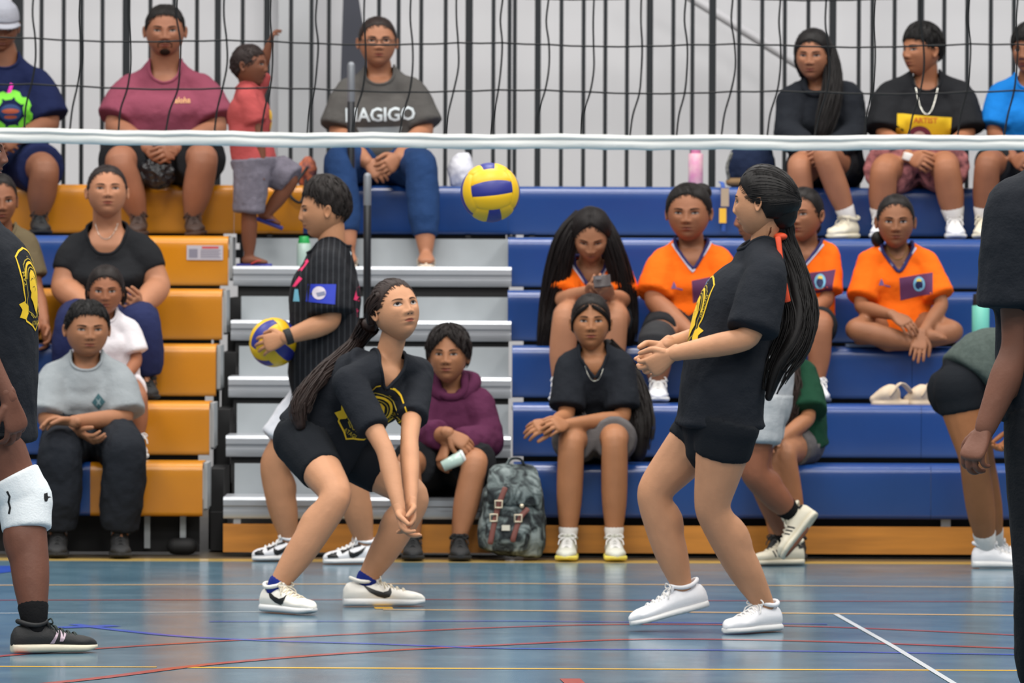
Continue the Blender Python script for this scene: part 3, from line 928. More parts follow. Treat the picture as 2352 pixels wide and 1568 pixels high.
def tuck(me, bvh, dirs, skip, depth=.006, reach=.045):
    """draw vertices that would poke through a garment back beneath it"""
    V = mesh_np(me); n = set()
    for i, v in enumerate(V):
        h = bvh.find_nearest(Vector(v), reach)
        if h[0] is None: continue
        nn = np.array(h[1]); q = np.array(h[0]); d = np.dot(v - q, nn)
        if d < -depth or d < -.9 * reach: continue
        if any(abs(np.dot(nn, dd)) > .72 for dd in dirs): continue
        if skip(v): continue
        V[i] = q - nn * depth; n.add(i)
    me.vertices.foreach_set('co', V.reshape(-1)); me.update()
    bad = [p_.index for p_ in me.polygons if all(i in n for i in p_.vertices) and max(np.linalg.norm(V[p_.vertices[a]] - V[p_.vertices[a - 1]]) for a in range(len(p_.vertices))) > .014]
    if bad:      # skin stretched across a fold of the garment: not needed under it
        bm = bmesh.new(); bm.from_mesh(me); bm.faces.ensure_lookup_table()
        bmesh.ops.delete(bm, geom=[bm.faces[i] for i in bad], context='FACES_ONLY'); bm.to_mesh(me); bm.free()

def shoe(root, A, heel, toe, mats, size=1.0, kind='low', logo=None, up=None, near=None, w=1.0, high=0.0):
    """trainer: upper + sole + laces; heel / toe = ends of the sole's bottom line"""
    f = nrm(toe - heel); L = np.linalg.norm(toe - heel)
    u = np.array([0, 0, 1.0]) if up is None else np.array(up, float)
    u = nrm(u - f * np.dot(u, f)); s = np.cross(f, u)
    ts = [0.0, .04, .12, .25, .38, .5, .62, .75, .86, .95, 1.0]
    wd = np.array([.018, .030, .038, .041, .040, .039, .043, .046, .042, .027, .012]) * w
    hs = np.array([.060, .080, .088, .090, .088, .078, .064, .055, .050, .042, .030]) + 0
    hs[:5] += high
    n = 20; V = []; fs = []
    def ring(t, wid, z0, z1, ex=2.6):
        out = []
        for j in range(n):
            a = 2 * math.pi * j / n
            c, q = math.cos(a), math.sin(a)
            c = math.copysign(abs(c) ** (2 / ex), c); q = math.copysign(abs(q) ** (2 / ex), q)
            zz = (z0 + z1) / 2 + (z1 - z0) / 2 * q
            nar = 1 - 0.30 * max(0, q) if z1 > 0.05 else 1
            out.append(heel + f * t * L + s * wid * c * nar + u * zz)
        return out
    def loft(rings):
        mb = MB(); V = [p for r_ in rings for p in r_]; fs = []
        for i in range(len(rings) - 1):
            for j in range(n):
                a = i * n + j; b = i * n + (j + 1) % n
                fs.append((a, b, b + n, a + n))
        fs.append(tuple(range(n))[::-1]); fs.append(tuple((len(rings) - 1) * n + j for j in range(n)))
        mb.add(V, fs, 0); return mb
    fine = np.linspace(0, 1, 24)
    up_m = loft([ring(t, np.interp(t, ts, wd) * 0.96, 0.012, np.interp(t, ts, hs)) for t in fine])
    me = remesh(up_m, 0.006, 2, 0.5)
    # mouth of the shoe: collar and tongue
    ub = bvh_of(me)
    sh = put('shoe', me, root, mats=[mats[0], mats[1], mats[2]], label=logo.get('label') if logo else None)
    sole = loft([ring(t, np.interp(t, ts, wd) * 1.07 + 0.001, 0.0 + (0.010 * max(0, (t - 0.85) / 0.15) if kind != 'flat' else 0), (0.030 if t < .4 else 0.030 - 0.010 * (t - .4)) * (1 if kind == 'low' else 0.85), 3.2) for t in fine])
    put('sole', remesh(sole, 0.005, 2, 0.5), sh, mats=[mats[1]])
    cm = MB()
    ac = heel + f * 0.24 * L + u * (0.083 + high)
    cp = []
    for j in range(20):
        a = 2 * math.pi * j / 20
        cp.append(ac + f * math.cos(a) * 0.045 * w + s * math.sin(a) * 0.034 * w + u * (0.004 + 0.012 * abs(math.cos(a)) ** 2))
    cp.append(cp[0]); cm.tube(cp, 0.0075, n=8, cap=False)
    tg = heel + f * 0.40 * L + u * (0.082 + high)
    cm.tube([tg - u * 0.02 + f * 0.015, tg + u * 0.010, tg + u * 0.028 - f * 0.012], [[.022 * w, .006], [.025 * w, .007], [.020 * w, .004]], ref=s, n=12, smooth=3)
    put('collar', cm, sh, mats=[mats[0]])
    lm = MB()
    for i in range(5):
        t = 0.42 + 0.075 * i
        z = np.interp(t, ts, hs) + 0.001
        hw_ = np.interp(t, ts, wd) * 0.52
        for sg in (-1, 1):
            a = heel + f * t * L - s * hw_ * sg + u * (z - 0.008); m_ = heel + f * (t + .012) * L + u * (z + 0.003); b = heel + f * (t + 0.04) * L + s * hw_ * sg + u * (z - 0.012)
            lm.tube([a, m_, b], 0.0030, n=6, smooth=3)
    bw = heel + f * 0.40 * L + u * (0.094 + high)
    for sg in (-1, 1):
        lm.tube([bw, bw + s * sg * 0.022 + u * 0.012 + f * 0.01, bw + s * sg * 0.036 + f * 0.012, bw + s * sg * 0.018 + f * 0.012 - u * 0.004, bw], 0.0026, n=6, smooth=4)
        lm.tube([bw, bw + s * sg * 0.03 + f * 0.02 - u * 0.012, bw + s * sg * 0.036 + f * 0.028 - u * 0.03], 0.0026, n=6, smooth=4)
    put('laces', lm, sh, mats=[mats[2]])
    if logo:
        O = heel + f * 0.5 * L + u * 0.045
        nside = s if np.dot(s, np.array([0, -1.0, 0])) > 0 else -s
        X = np.cross(u, nside)      # X x u = nside
        dirx = 1 if np.dot(X, f) > 0 else -1
        for nm, polys, mt, off in logo['shapes']:
            lmb = MB()
            for poly in polys:
                q = [(x * dirx * L, y) for x, y in poly]
                lay_poly(lmb, q, O, X, u, ub, off, 0, 0.01, depth=0.15)
            if lmb.v: put(nm, lmb, sh, mats=[mt])
    return sh

SWOOSH = [(-.28, .030), (-.20, .004), (-.10, -.012), (-.01, -.019), (.05, -.014), (.075, .002), (.065, .022), (.035, .008), (-.03, .003), (-.12, .010)]

def garments(p, k, tor, arms, legs, shirt, bottom, neck_r):
    res = {}; lat, sp, f = p['lat'], p['sp'], p['F']; nkb = p['nk']
    if bottom:
        m_ = MB(); lo = bottom.get('loose', .008)
        pts, rad = torso_rings(p, lo)
        sel = [i for i in range(len(pts)) if i <= bottom.get('rise', 3)]
        m_.tube(pts[sel], rad[sel], ref=lat, n=24, smooth=3, ex=2.35)
        for sd in 'ab':
            if 'kn' + sd in p:
                limb(m_, p['hp' + sd], p['kn' + sd], p['an' + sd], LEG * k * legs[0], lo + .002, 0, bottom.get('leg', .5), flare=bottom.get('flare', 0), cb=.1)
                m_.ball(p['hp' + sd], .098 * k * legs[0] + lo)
        me = remesh(m_, .009 * max(k, .8), 5, .5, bottom.get('wr', .006), .07)
        res['bottom_bvh'] = bvh_of(me)
        res['bottom'] = me
    if shirt:
        m_ = MB(); lo = shirt.get('loose', .014)
        pts, rad = torso_rings(p, lo)
        C, S = p['C'], p['S']; hem = shirt.get('hem', -.08)
        hemw = shirt.get('hemw', 0.0)
        P2, R2 = [], []
        for q, r_ in zip(pts, rad):
            t = np.dot(q - C, sp) / np.linalg.norm(S - C)
            if t >= hem + .03: P2.append(q); R2.append(r_ if t > .45 else np.maximum(r_, [tor[0] * k * .93 + lo + hemw, tor[3] * k * .9 + lo + hemw * .6]))
        P2 = [C + (S - C) * hem + (pts[0] - C - (S - C) * -.17) * 0] + P2; R2 = [np.array([tor[0] * k * .97 + lo + hemw, tor[3] * k * 1.02 + lo + hemw * .6])] + R2
        m_.tube(np.array(P2), np.array(R2), ref=lat, n=28, smooth=3, ex=2.35, cb=.1)
        m_.tube([p['S'] - sp * .03, p['S'] * .45 + nkb * .55], np.array([neck_r * 1.75, neck_r * 1.3]) * k + max(lo, .012) * .8, n=18, smooth=2)
        for sd in 'ab':
            m_.tube([p['nk'] - sp * .012 * k, p['S'] * .30 + p['nk'] * .2 + p['sh' + sd] * .5 + sp * .010 * k, p['sh' + sd]], np.array([.048, .046, .046]) * k + max(lo, .013) + .002, n=12, smooth=3)
            if 'el' + sd in p:
                if shirt.get('yoke'): m_.tube([C + (S - C) * .82 + f * .03, p['sh' + sd] * .6 + (C + (S - C) * .82 + f * .03) * .4, p['sh' + sd] * .75 + p['el' + sd] * .25], np.array([.07, .066, .052]) * k, n=14, smooth=2)
                m_.ball(p['sh' + sd], .050 * k * arms[0] ** .5 + lo * .8)
                limb(m_, p['sh' + sd], p['el' + sd], p['wr' + sd], ARM * k * arms[0] * np.array([1 / arms[0] ** .5] + [1] * 6), lo * .9, 0, shirt.get('sleeve', .62), flare=shirt.get('flare', .012), cb=.1)
        me = remesh(m_, .009 * max(k, .8), 6, .5, shirt.get('wr', .010), shirt.get('ws', .08))
        nw, nd = shirt.get('nw', .062) * k, shirt.get('nd', .04) * k
        vee = shirt.get('neck', 'crew') == 'v'
        bm = bmesh.new(); bm.from_mesh(me)
        kill = []
        nb = nkb + f * 0.0
        nu = nrm(sp * .5 + .5 * nrm(p['hd'] - nkb)); nf = nrm(f - nu * np.dot(f, nu)); nl = np.cross(nf, nu)
        for fc in bm.faces:
            c = np.array(fc.calc_center_median()) - nb
            x_ = np.dot(c, nl); v_ = np.dot(c, nu); fy = np.dot(c, nf)
            if abs(x_) > nw or np.linalg.norm(c) > .15 * k + nd * .5 or v_ < -nd - .02 or fy > .16 or fy < -.085 * k: continue
            lim = (-nd * (1 - abs(x_) / nw) if vee else -nd * math.sqrt(max(0, 1 - (x_ / nw) ** 2))) if fy > 0 else -.012 * k
            if v_ > lim + .004: kill.append(fc)
        def is_open(v, nb=nb, m=.002):
            c = v - nb; x_ = np.dot(c, nl); v_ = np.dot(c, nu); fy = np.dot(c, nf)
            if abs(x_) > nw + m or v_ < -nd - .03 or fy > .16 or fy < -.08 * k: return False
            t_ = min(1, abs(x_) / nw)
            lim = (-nd * (1 - t_) if vee else -nd * math.sqrt(1 - t_ * t_)) if fy > 0 else -.012 * k
            return v_ > lim - m
        res['open'] = is_open
        bmesh.ops.delete(bm, geom=kill, context='FACES')
        # keep the largest piece only
        edges = [e for e in bm.edges if len(e.link_faces) == 1]
        loops = []
        left = set(edges)
        while left:
            e = left.pop(); lp_ = [e.verts[0], e.verts[1]]
            while True:
                nx = [e2 for e2 in lp_[-1].link_edges if e2 in left]
                if not nx: break
                left.discard(nx[0]); lp_.append(nx[0].other_vert(lp_[-1]))
            loops.append(np.array([tuple(v.co) for v in lp_]))
        bm.to_mesh(me); bm.free()
        res['shirt_bvh'] = bvh_of(me)
        res['shirt'] = me
        if loops:
            lp_ = max(loops, key=len)
            if len(lp_) > 12:
                for _ in range(8): lp_ = (np.roll(lp_, 1, 0) + lp_ * 2 + np.roll(lp_, -1, 0)) / 4
                lp_ = np.vstack([lp_[::2], lp_[:1]])
                cmb = MB(); cmb.tube(lp_, shirt.get('cr', .0065), n=8, cap=False)
                res['collar'] = cmb
    return res

def person(label, Y0, J, skin_rgb, k=1.0, tor=(.152, .120, .140, .100), fr=0, head=None, arms=(1, 1), legs=(1, 1), hair=None, shirt=None, bottom=None,
           hands=None, socks=None, feet=None, voxel=0.0075, group=None, extra=None, bend=-0.02, belly=1.0, chest=1.0, neck_r=0.050, hs=1.0, iris=(40, 24, 16), lips=None, nkup=.022, seat=None):
    p = {'k': k, 'tor': tor, 'bend': bend, 'belly': belly, 'chest': chest}
    def j(n):
        a = J[n]
        if a[0] == 'f': return PF(a[1], a[2], .0035)
        if a[0] == 'z':
            q = P(a[1], 800, Y0 + a[3]); q[2] = a[2]; return q
        return P(a[0], a[1], Y0 + (a[2] if len(a) > 2 else 0))
    for n in J: p[n] = j(n)
    if seat is not None:
        for n in ('hpa', 'hpb'): p[n][2] = max(p[n][2], seat + .088 * k)
    for sd in 'ab':
        if 'he' + sd in p and feet and sd in feet:
            f_ = nrm(p['to' + sd] - p['he' + sd]); u_ = np.array(feet[sd].get('up') or (0, 0, 1.0), float); u_ = nrm(u_ - f_ * np.dot(u_, f_))
            p['an' + sd] = p['he' + sd] + f_ * .27 * np.linalg.norm(p['to' + sd] - p['he' + sd]) + u_ * .088
    p['C'] = (p['hpa'] + p['hpb']) / 2; p['S'] = (p['sha'] + p['shb']) / 2
    sp = nrm(p['S'] - p['C'])
    f = frame(fr)[:, 1]; f = nrm(f - sp * np.dot(f, sp)); p['F'] = f
    lat = np.cross(f, sp)          # points to the wearer's left ... image-left when facing the camera
    p['lat'] = lat; p['sp'] = sp; p['nk'] = p['nk'] + sp * (nkup * k)
    base = np.array([p['C'][0], p['C'][1], min(p[n][2] for n in J if n[:2] in ('an', 'hp', 'to', 'he'))])
    root = thing('person', label, 'person', base, group)
    b = MB()
    pts, rad = torso_rings(p)
    b.tube(pts, rad, ref=lat, n=24, smooth=3, ex=2.35)
    for sd in 'ab':
        if 'el' + sd in p:
            sh, el, wr = p['sh' + sd], p['el' + sd], p['wr' + sd]
            limb(b, sh, el, wr, ARM * k * arms[0] * np.array([1 / arms[0] ** .5] + [1] * 6))
            b.ball(sh, .050 * k * arms[0] ** .5)
        b.tube([p['nk'] - sp * .018 * k, p['S'] * .30 + p['nk'] * .2 + p['sh' + sd] * .5 + sp * .006 * k, p['sh' + sd]], np.array([.046, .040, .042]) * k, n=12, smooth=3)
        if 'kn' + sd in p:
            limb(b, p['hp' + sd], p['kn' + sd], p['an' + sd], LEG * k * legs[0])
            b.ball(p['hp' + sd], .098 * k * legs[0])
            kn = p['kn' + sd]; shin = nrm(p['an' + sd] - kn); th = nrm(kn - p['hp' + sd])
            fw = nrm(th - shin)
            calf = kn + (p['an' + sd] - kn) * 0.30 - fw * 0.018 * k
            b.tube([kn + shin * 0.03, calf, kn + (p['an' + sd] - kn) * 0.62 - fw * 0.004], np.array([.040, .053, .034]) * k * legs[1], n=12, smooth=3)
            an = p['an' + sd]
            if 'to' + sd in p:
                d = nrm(p['to' + sd] - p['he' + sd]); Lf = np.linalg.norm(p['to' + sd] - p['he' + sd])
                hb = p['he' + sd]; uu = np.array([0, 0, 1.0]); uu = nrm(uu - d * np.dot(uu, d)) * 0.03 * k
                if feet and sd in feet and feet[sd].get('up'): uu = nrm(np.array(feet[sd]['up'], float)) * .03 * k
                q_ = .72 if (feet and sd in feet) else 1.0
                b.tube([an, hb + d * .22 * Lf + uu * 1.2], np.array([.033, .030 * q_]) * k, n=10)
                b.tube([hb + d * .18 * Lf + uu * 1.2, hb + d * .45 * Lf + uu * 1.2, hb + d * .70 * Lf + uu * .9, hb + d * .84 * Lf + uu * .75], np.array([[.028, .026], [.034, .030], [.040, .020], [.034, .014]]) * k * q_, ref=np.cross(d, uu), n=12, smooth=3)
    hd = p['hd']; HF = frame(*(head.get('yaw', 0), head.get('pitch', 0), head.get('roll', 0)))
    hsz = hs * head.get('size', 1.0)
    nkb = p['nk']; skb = hd + HF @ (np.array([0, -0.022, -0.055]) * hsz)
    b.tube([p['S'] * .5 + nkb * .5 - sp * 0.03, nkb, skb], np.array([neck_r * 1.15, neck_r, neck_r * .98]) * k, n=16, smooth=4)
    body = remesh(b, voxel * max(k, .8), 8, 0.5)
    GARM = garments(p, k, tor, arms, legs, shirt, bottom, neck_r)
    udir = [nrm(p['el' + c_] - p['sh' + c_]) for c_ in 'ab' if 'el' + c_ in p]
    tdir = [nrm(p['kn' + c_] - p['hp' + c_]) for c_ in 'ab' if 'kn' + c_ in p]
    if GARM.get('bottom') and GARM.get('shirt'):
        tuck(GARM['bottom'], GARM['shirt_bvh'], [sp] + udir, lambda v: np.dot(v - p['C'], sp) < (shirt.get('hem', -.08) * np.linalg.norm(p['S'] - p['C']) + .02), .004, .035); GARM['bottom_bvh'] = bvh_of(GARM['bottom'])
    def beyond(A, B, C_, r, lim):
        def fn(v):
            best = (9, 0)
            for i_, (a_, b_) in enumerate(((A, B), (B, C_))):
                ab = b_ - a_; t_ = min(1.0, max(0.0, np.dot(v - a_, ab) / np.dot(ab, ab))); d_ = np.linalg.norm(v - a_ - ab * t_)
                if d_ < best[0]: best = (d_, t_ + i_)
            return best[0] < np.interp(best[1], [0, .25, .6, 1, 1.3, 1.6, 2], r) * 1.25 + .012 and best[1] > lim
        return fn
    sl = (shirt or {}).get('sleeve', .62); lg_ = (bottom or {}).get('leg', .5)
    arms_out = [beyond(p['sh' + c_], p['el' + c_], p['wr' + c_], ARM * k * arms[0], sl - .03) for c_ in 'ab' if 'el' + c_ in p]
    legs_out = [beyond(p['hp' + c_], p['kn' + c_], p['an' + c_], LEG * k * legs[0], lg_ - .03) for c_ in 'ab' if 'kn' + c_ in p]
    anyarm = [beyond(p['sh' + c_], p['el' + c_], p['wr' + c_], ARM * k * arms[0], .3) for c_ in 'ab' if 'el' + c_ in p]
    legs_all = [beyond(p['hp' + c_], p['kn' + c_], p['an' + c_], LEG * k * legs[0], .25) for c_ in 'ab' if 'kn' + c_ in p]
    if GARM.get('shirt'):
        hem_ = shirt.get('hem', -.08); SL = np.linalg.norm(p['S'] - p['C'])
        tuck(body, GARM['shirt_bvh'], [], lambda v: np.dot(v - p['C'], sp) / SL < hem_ + .05 or GARM['open'](v) or any(q(v) for q in arms_out) or any(q(v) for q in legs_all))
    if GARM.get('bottom'): tuck(body, GARM['bottom_bvh'], [], lambda v: np.dot(v - p['C'], sp) / np.linalg.norm(p['S'] - p['C']) > .2 or any(q(v) for q in legs_out) or any(q(v) for q in anyarm), .011)
    if GARM.get('bottom'): tuck(body, GARM['bottom_bvh'], [], lambda v: np.dot(v - p['C'], sp) / np.linalg.norm(p['S'] - p['C']) > .2 or any(q(v) for q in legs_out) or any(q(v) for q in anyarm), .011)
    out = MB(); append_mesh(out, body, 0)
    bb = bvh_of(body); bpy.data.meshes.remove(body)
    hopt = dict(head)
    hm = head_mesh(hopt)
    hv = (np.array(hm.v) * hsz) @ HF.T + hd
    out.add(hv, hm.f, hm.m)
    if hands:
        for h in hands:
            sd = h[0]; tgt = P(h[1], h[2], Y0 + h[3]); pn = np.array(h[4], float)
            hme = hand_mesh(p['wr' + sd], tgt - p['wr' + sd], pn, h[5].get('s', 1.0) * k * 0.92, h[5].get('curl', .4), h[5].get('thumb', 1), h[5].get('spread', .05), h[5].get('tcurl', .3))
            append_mesh(out, hme, 0); bpy.data.meshes.remove(hme)
    sk = skin('skin_%d_%d_%d' % skin_rgb, skin_rgb)
    lp = lips or tuple(int(c * q) for c, q in zip(skin_rgb, (.84, .62, .62)))
    hrgb = (hair or {}).get('rgb', (22, 17, 15))
    brow = mat('brow_%d' % hrgb[0], tuple(int(a * .7 + b_ * .2) for a, b_ in zip(hrgb, skin_rgb)), rough=.8, spec=.1)
    ms = [sk, mat('lips_%d_%d' % lp[:2], lp, rough=.4), brow, mat('eye_white', (168, 158, 152), rough=.3), mat('iris_%d' % iris[0], iris, rough=.15), mat('pupil_dark', (14, 9, 8), rough=.3)]
    bo = put('body', out, root, mats=ms)
    res = {'root': root, 'p': p, 'HF': HF, 'hs': hsz, 'hd': hd, 'body': bo, 'body_bvh': bb}
    # hair
    if hair:
        cap = hair_cap({**head, **hair})
        cv = (np.array(cap.v) * hsz) @ HF.T + hd
        hmB = MB(); hmB.add(cv, cap.f, 0)
        L = lambda x, y, z: hd + HF @ (np.array([x, y, z]) * hsz)
        for bl in hair.get('balls', []):
            hmB.ball(L(*bl[0]), np.array(bl[1]) * hsz, rot=HF)
        if hair.get('combed', True) and not hair.get('messy') and not hair.get('short'): combed(hmB, {**head, 'line': hair.get('line', [0.060, 0.055, 0.030, -0.018, -0.005, -0.055, -0.070]), **{k_: v_ for k_, v_ in hair.items() if k_ != 'line'}}, lambda q: (q * hsz) @ HF.T + hd)
        if hair.get('messy') or hair.get('short'): tufts(hmB, {**head, **hair}, lambda q: (q * hsz) @ HF.T + hd)
        for s_ in hair.get('locks', []):
            gd = [L(*q) if abs(q[1]) < 3 else P(q[0], q[1], Y0 + q[2]) for q in s_['g']]
            strands(hmB, gd, s_['r'], s_.get('n', 50), s_.get('t', .0035), s_.get('seed', 1), s_.get('core', .75), s_.get('flat'), wave=s_.get('wave', 0), tip=s_.get('tip', .3))
        hm_ = mat('hair_%d_%d_%d' % hrgb, hrgb, rough=.5, spec=.22, bump=.0012, bump_scale=240, stretch=(1, 1, .12), noise_amt=.35, noise_scale=60)
        res['hair'] = put('hair', hmB, root, mats=[hm_])
    # clothes
    if bottom: res['bottom_bvh'] = GARM['bottom_bvh']; res['bottom'] = put(bottom.get('name', 'shorts'), GARM['bottom'], root, mats=[bottom['mat']])
    if shirt:
        res['shirt_bvh'] = GARM['shirt_bvh']; so = res['shirt'] = put(shirt.get('name', 't_shirt'), GARM['shirt'], root, mats=[shirt['mat']], label=shirt.get('label'))
        if GARM.get('collar'): put('collar', GARM['collar'], so, mats=[shirt.get('trim', shirt['mat'])])
    if socks:
        for sd in 'ab':
            if 'kn' + sd in p and socks.get(sd, True):
                smb = MB(); t0_ = socks.get('t', 1.8)
                an = p['an' + sd]; kn = p['kn' + sd]; a0 = kn + (an - kn) * (t0_ - 1)
                r0 = np.interp(t0_, [1.6, 2], [LEG[5], LEG[6]]) * k * legs[0] + .003
                dn = nrm(an - kn)
                smb.tube([a0, an, an + dn * .012 * k], [r0, LEG[6] * k * legs[0] + .003, .032 * k], n=16)
                put('sock', smb, root, mats=[socks['mat']])
    if feet:
        for sd in 'ab':
            if sd in feet and 'to' + sd in p:
                fd = feet[sd]
                shoe(root, p['an' + sd], p['he' + sd], p['to' + sd], fd['mats'], logo=fd.get('logo'), up=fd.get('up'), kind=fd.get('kind', 'low'), w=fd.get('w', 1.0) * k ** .5, high=fd.get('high', 0))
    return res

# ------------------------------------------------------------------ clothing colours
c_black = cloth('cloth_black', (30, 33, 39)); c_black2 = cloth('cloth_soft_black', (32, 33, 36)); c_short = cloth('shorts_black', (24, 27, 32), bump2=.006)
c_orange = cloth('jersey_orange', (246, 108, 22)); c_navytrim = cloth('trim_navy', (52, 52, 96)); c_whitetrim = cloth('trim_white', (200, 205, 225))
c_grey = cloth('cloth_light_grey', (146, 152, 156)); c_dgrey = cloth('cloth_dark_grey', (82, 80, 78)); c_maroon = cloth('cloth_maroon', (132, 66, 84)); c_plum = cloth('hoodie_plum', (84, 38, 66))
c_navy = cloth('cloth_navy', (24, 32, 66)); c_denim = cloth('denim', (34, 60, 102), bump=.002, noise_amt=.25, noise_scale=5); c_ddenim = cloth('dark_denim', (36, 42, 78))
c_white = cloth('cloth_white', (222, 216, 220)); c_red = cloth('cloth_red', (166, 74, 74)); c_dkgreen = cloth('cloth_dark_green', (24, 62, 44)); c_heather = cloth('heather_green', (74, 84, 80), noise_amt=.2, noise_scale=60)
c_olive = cloth('cloth_olive', (104, 92, 70)); c_blue = cloth('cloth_blue', (24, 116, 196)); c_pinkshort = cloth('shorts_pink_print', (176, 112, 112), noise_amt=.5, noise_scale=26, rgb2=(60, 36, 44))
c_gshort = cloth('shorts_grey', (96, 92, 92)); c_wshort = cloth('shorts_white', (220, 222, 230)); c_pale = cloth('shorts_pale_grey', (168, 172, 176)); c_tod = cloth('toddler_shorts_grey', (112, 108, 120), noise_amt=.2, noise_scale=40)
c_sock_w = cloth('sock_white', (218, 214, 210)); c_sock_b = cloth('sock_black', (18, 18, 20)); c_sock_n = cloth('sock_blue', (30, 44, 120))
s_white = mat('shoe_white', (226, 226, 230), rough=.5, bump=.0004, bump_scale=90); s_sole = mat('sole_white', (214, 214, 214), rough=.5); s_cream = mat('shoe_cream', (214, 206, 186), rough=.55)
s_offw = mat('shoe_off_white', (228, 224, 216), rough=.5, bump=.0004, bump_scale=90); s_lacew = mat('lace_cream', (206, 196, 176), rough=.8); s_lace = mat('lace_white', (222, 220, 218), rough=.8)
s_blk = mat('shoe_black', (24, 25, 27), rough=.75, bump=.001, bump_scale=200); s_ivory = mat('sole_ivory', (206, 198, 178), rough=.6); s_logo = mat('logo_black', (16, 16, 18), rough=.5)
s_yel = mat('sole_yellow', (226, 212, 96), rough=.5); s_palegrey = mat('shoe_pale_grey', (196, 196, 184), rough=.6); s_lgn = mat('lace_dark_green', (30, 44, 42), rough=.8)
s_silver = mat('logo_silver_pink', (168, 150, 162), rough=.35, metal=.3)
crest_y = mat('crest_yellow', (226, 186, 30), rough=.7); crest_o = mat('crest_outline', (168, 146, 40), rough=.7); crest_k = mat('crest_black', (14, 14, 16), rough=.8)
SKL = (190, 138, 104); SKM = (158, 106, 76); SKD = (138, 88, 62); SKX = (104, 66, 52)

def crest(res, a, b, s=1.0, tilt=0, dep=.13, part='shirt', words=('TAM', 'DOONI', 'ATAGI')):
    """yellow shield with a helmeted warrior, on the shirt front; s = height in metres"""
    bv = res[part + '_bvh']; ob = res[part]; p = res['p']
    O = p['S'] + p['lat'] * a - p['sp'] * b + p['F'] * (p['tor'][3] * p['k'] * .6)
    c_, s_ = math.cos(tilt), math.sin(tilt)
    X = -p['lat'] * c_ + p['sp'] * s_; Y = p['sp'] * c_ + p['lat'] * s_
    Yl = MB(); Ol = MB(); Kl = MB()
    L = lambda mb, poly, off, e=.02: lay_poly(mb, [(x * s, y * s) for x, y in poly], O, X, Y, bv, off, 0, e, dep)
    shield = [(-.30, .40), (-.16, .47), (0, .50), (.16, .47), (.30, .40), (.33, .2), (.31, 0), (.27, -.12), (.31, -.22), (.26, -.38), (.10, -.44), (0, -.50), (-.10, -.44), (-.26, -.38), (-.31, -.22), (-.27, -.12), (-.31, 0), (-.33, .2)]
    for q in ribbon_quads(shield, .024, True): L(Yl, q, .0022)
    inner = [(x * .72, y * .72 + .01) for x, y in shield]
    for q in ribbon_quads(inner, .014, True): L(Ol, q, .0022)
    # crest of the helmet, helmet and neck
    arc = [(.24 * math.cos(a), .10 + .22 * math.sin(a)) for a in np.linspace(-.3, 3.0, 14)]
    for q in ribbon_quads(arc, .035): L(Yl, q, .0025)
    arc2 = [(.19 * math.cos(a), .10 + .165 * math.sin(a)) for a in np.linspace(-.3, 3.0, 14)]
    for q in ribbon_quads(arc2, .016): L(Ol, q, .0025)
    helm = [(-.13, .10), (-.10, .19), (-.02, .235), (.07, .215), (.135, .14), (.15, .03), (.13, -.06), (.16, -.13), (.10, -.20), (.03, -.31), (-.02, -.24), (-.06, -.16), (-.12, -.10), (-.10, -.04), (-.14, .0)]
    L(Yl, helm, .0028)
    for q in ribbon_quads([(-.10, .10), (-.05, .13), (-.01, .12)], .010): L(Kl, q, .0034)
    for q in ribbon_quads([(.03, .15), (.09, .10), (.11, .04)], .010): L(Kl, q, .0034)
    for q in ribbon_quads([(-.06, .02), (.0, .03), (.03, .0), (.0, -.03)], .007): L(Kl, q, .0034)
    # ribbon under the shield
    for sd in (-1, 1):
        L(Yl, [(sd * .20, -.20), (sd * .30, -.14), (sd * .40, -.17), (sd * .34, -.24), (sd * .38, -.33), (sd * .27, -.36), (sd * .20, -.29)], .0026)
        for q in ribbon_quads([(sd * .14, -.30), (sd * .05, -.35)], .014): L(Ol, q, .0026)
    def word(w, cx, cy, size, rot):
        V, Fc = text2d(w, size * s, 1.1)
        c, q = math.cos(rot), math.sin(rot)
        V = np.stack([V[:, 0] * c - V[:, 1] * q + cx * s, V[:, 0] * q + V[:, 1] * c + cy * s], 1)
        lay(Ol, V, Fc, O, X, Y, bv, .0026, 0, dep)
    word(words[0], -.265, .13, .085, math.pi / 2 + .05); word(words[1], .265, .12, .080, -math.pi / 2)
    word(words[2], 0, -.415, .075, 0); word('...', 0, .41, .07, 0)
    put('crest', Yl, ob, mats=[crest_y]); put('crest_outline', Ol, ob, mats=[crest_o]); put('crest_detail', Kl, ob, mats=[crest_k])

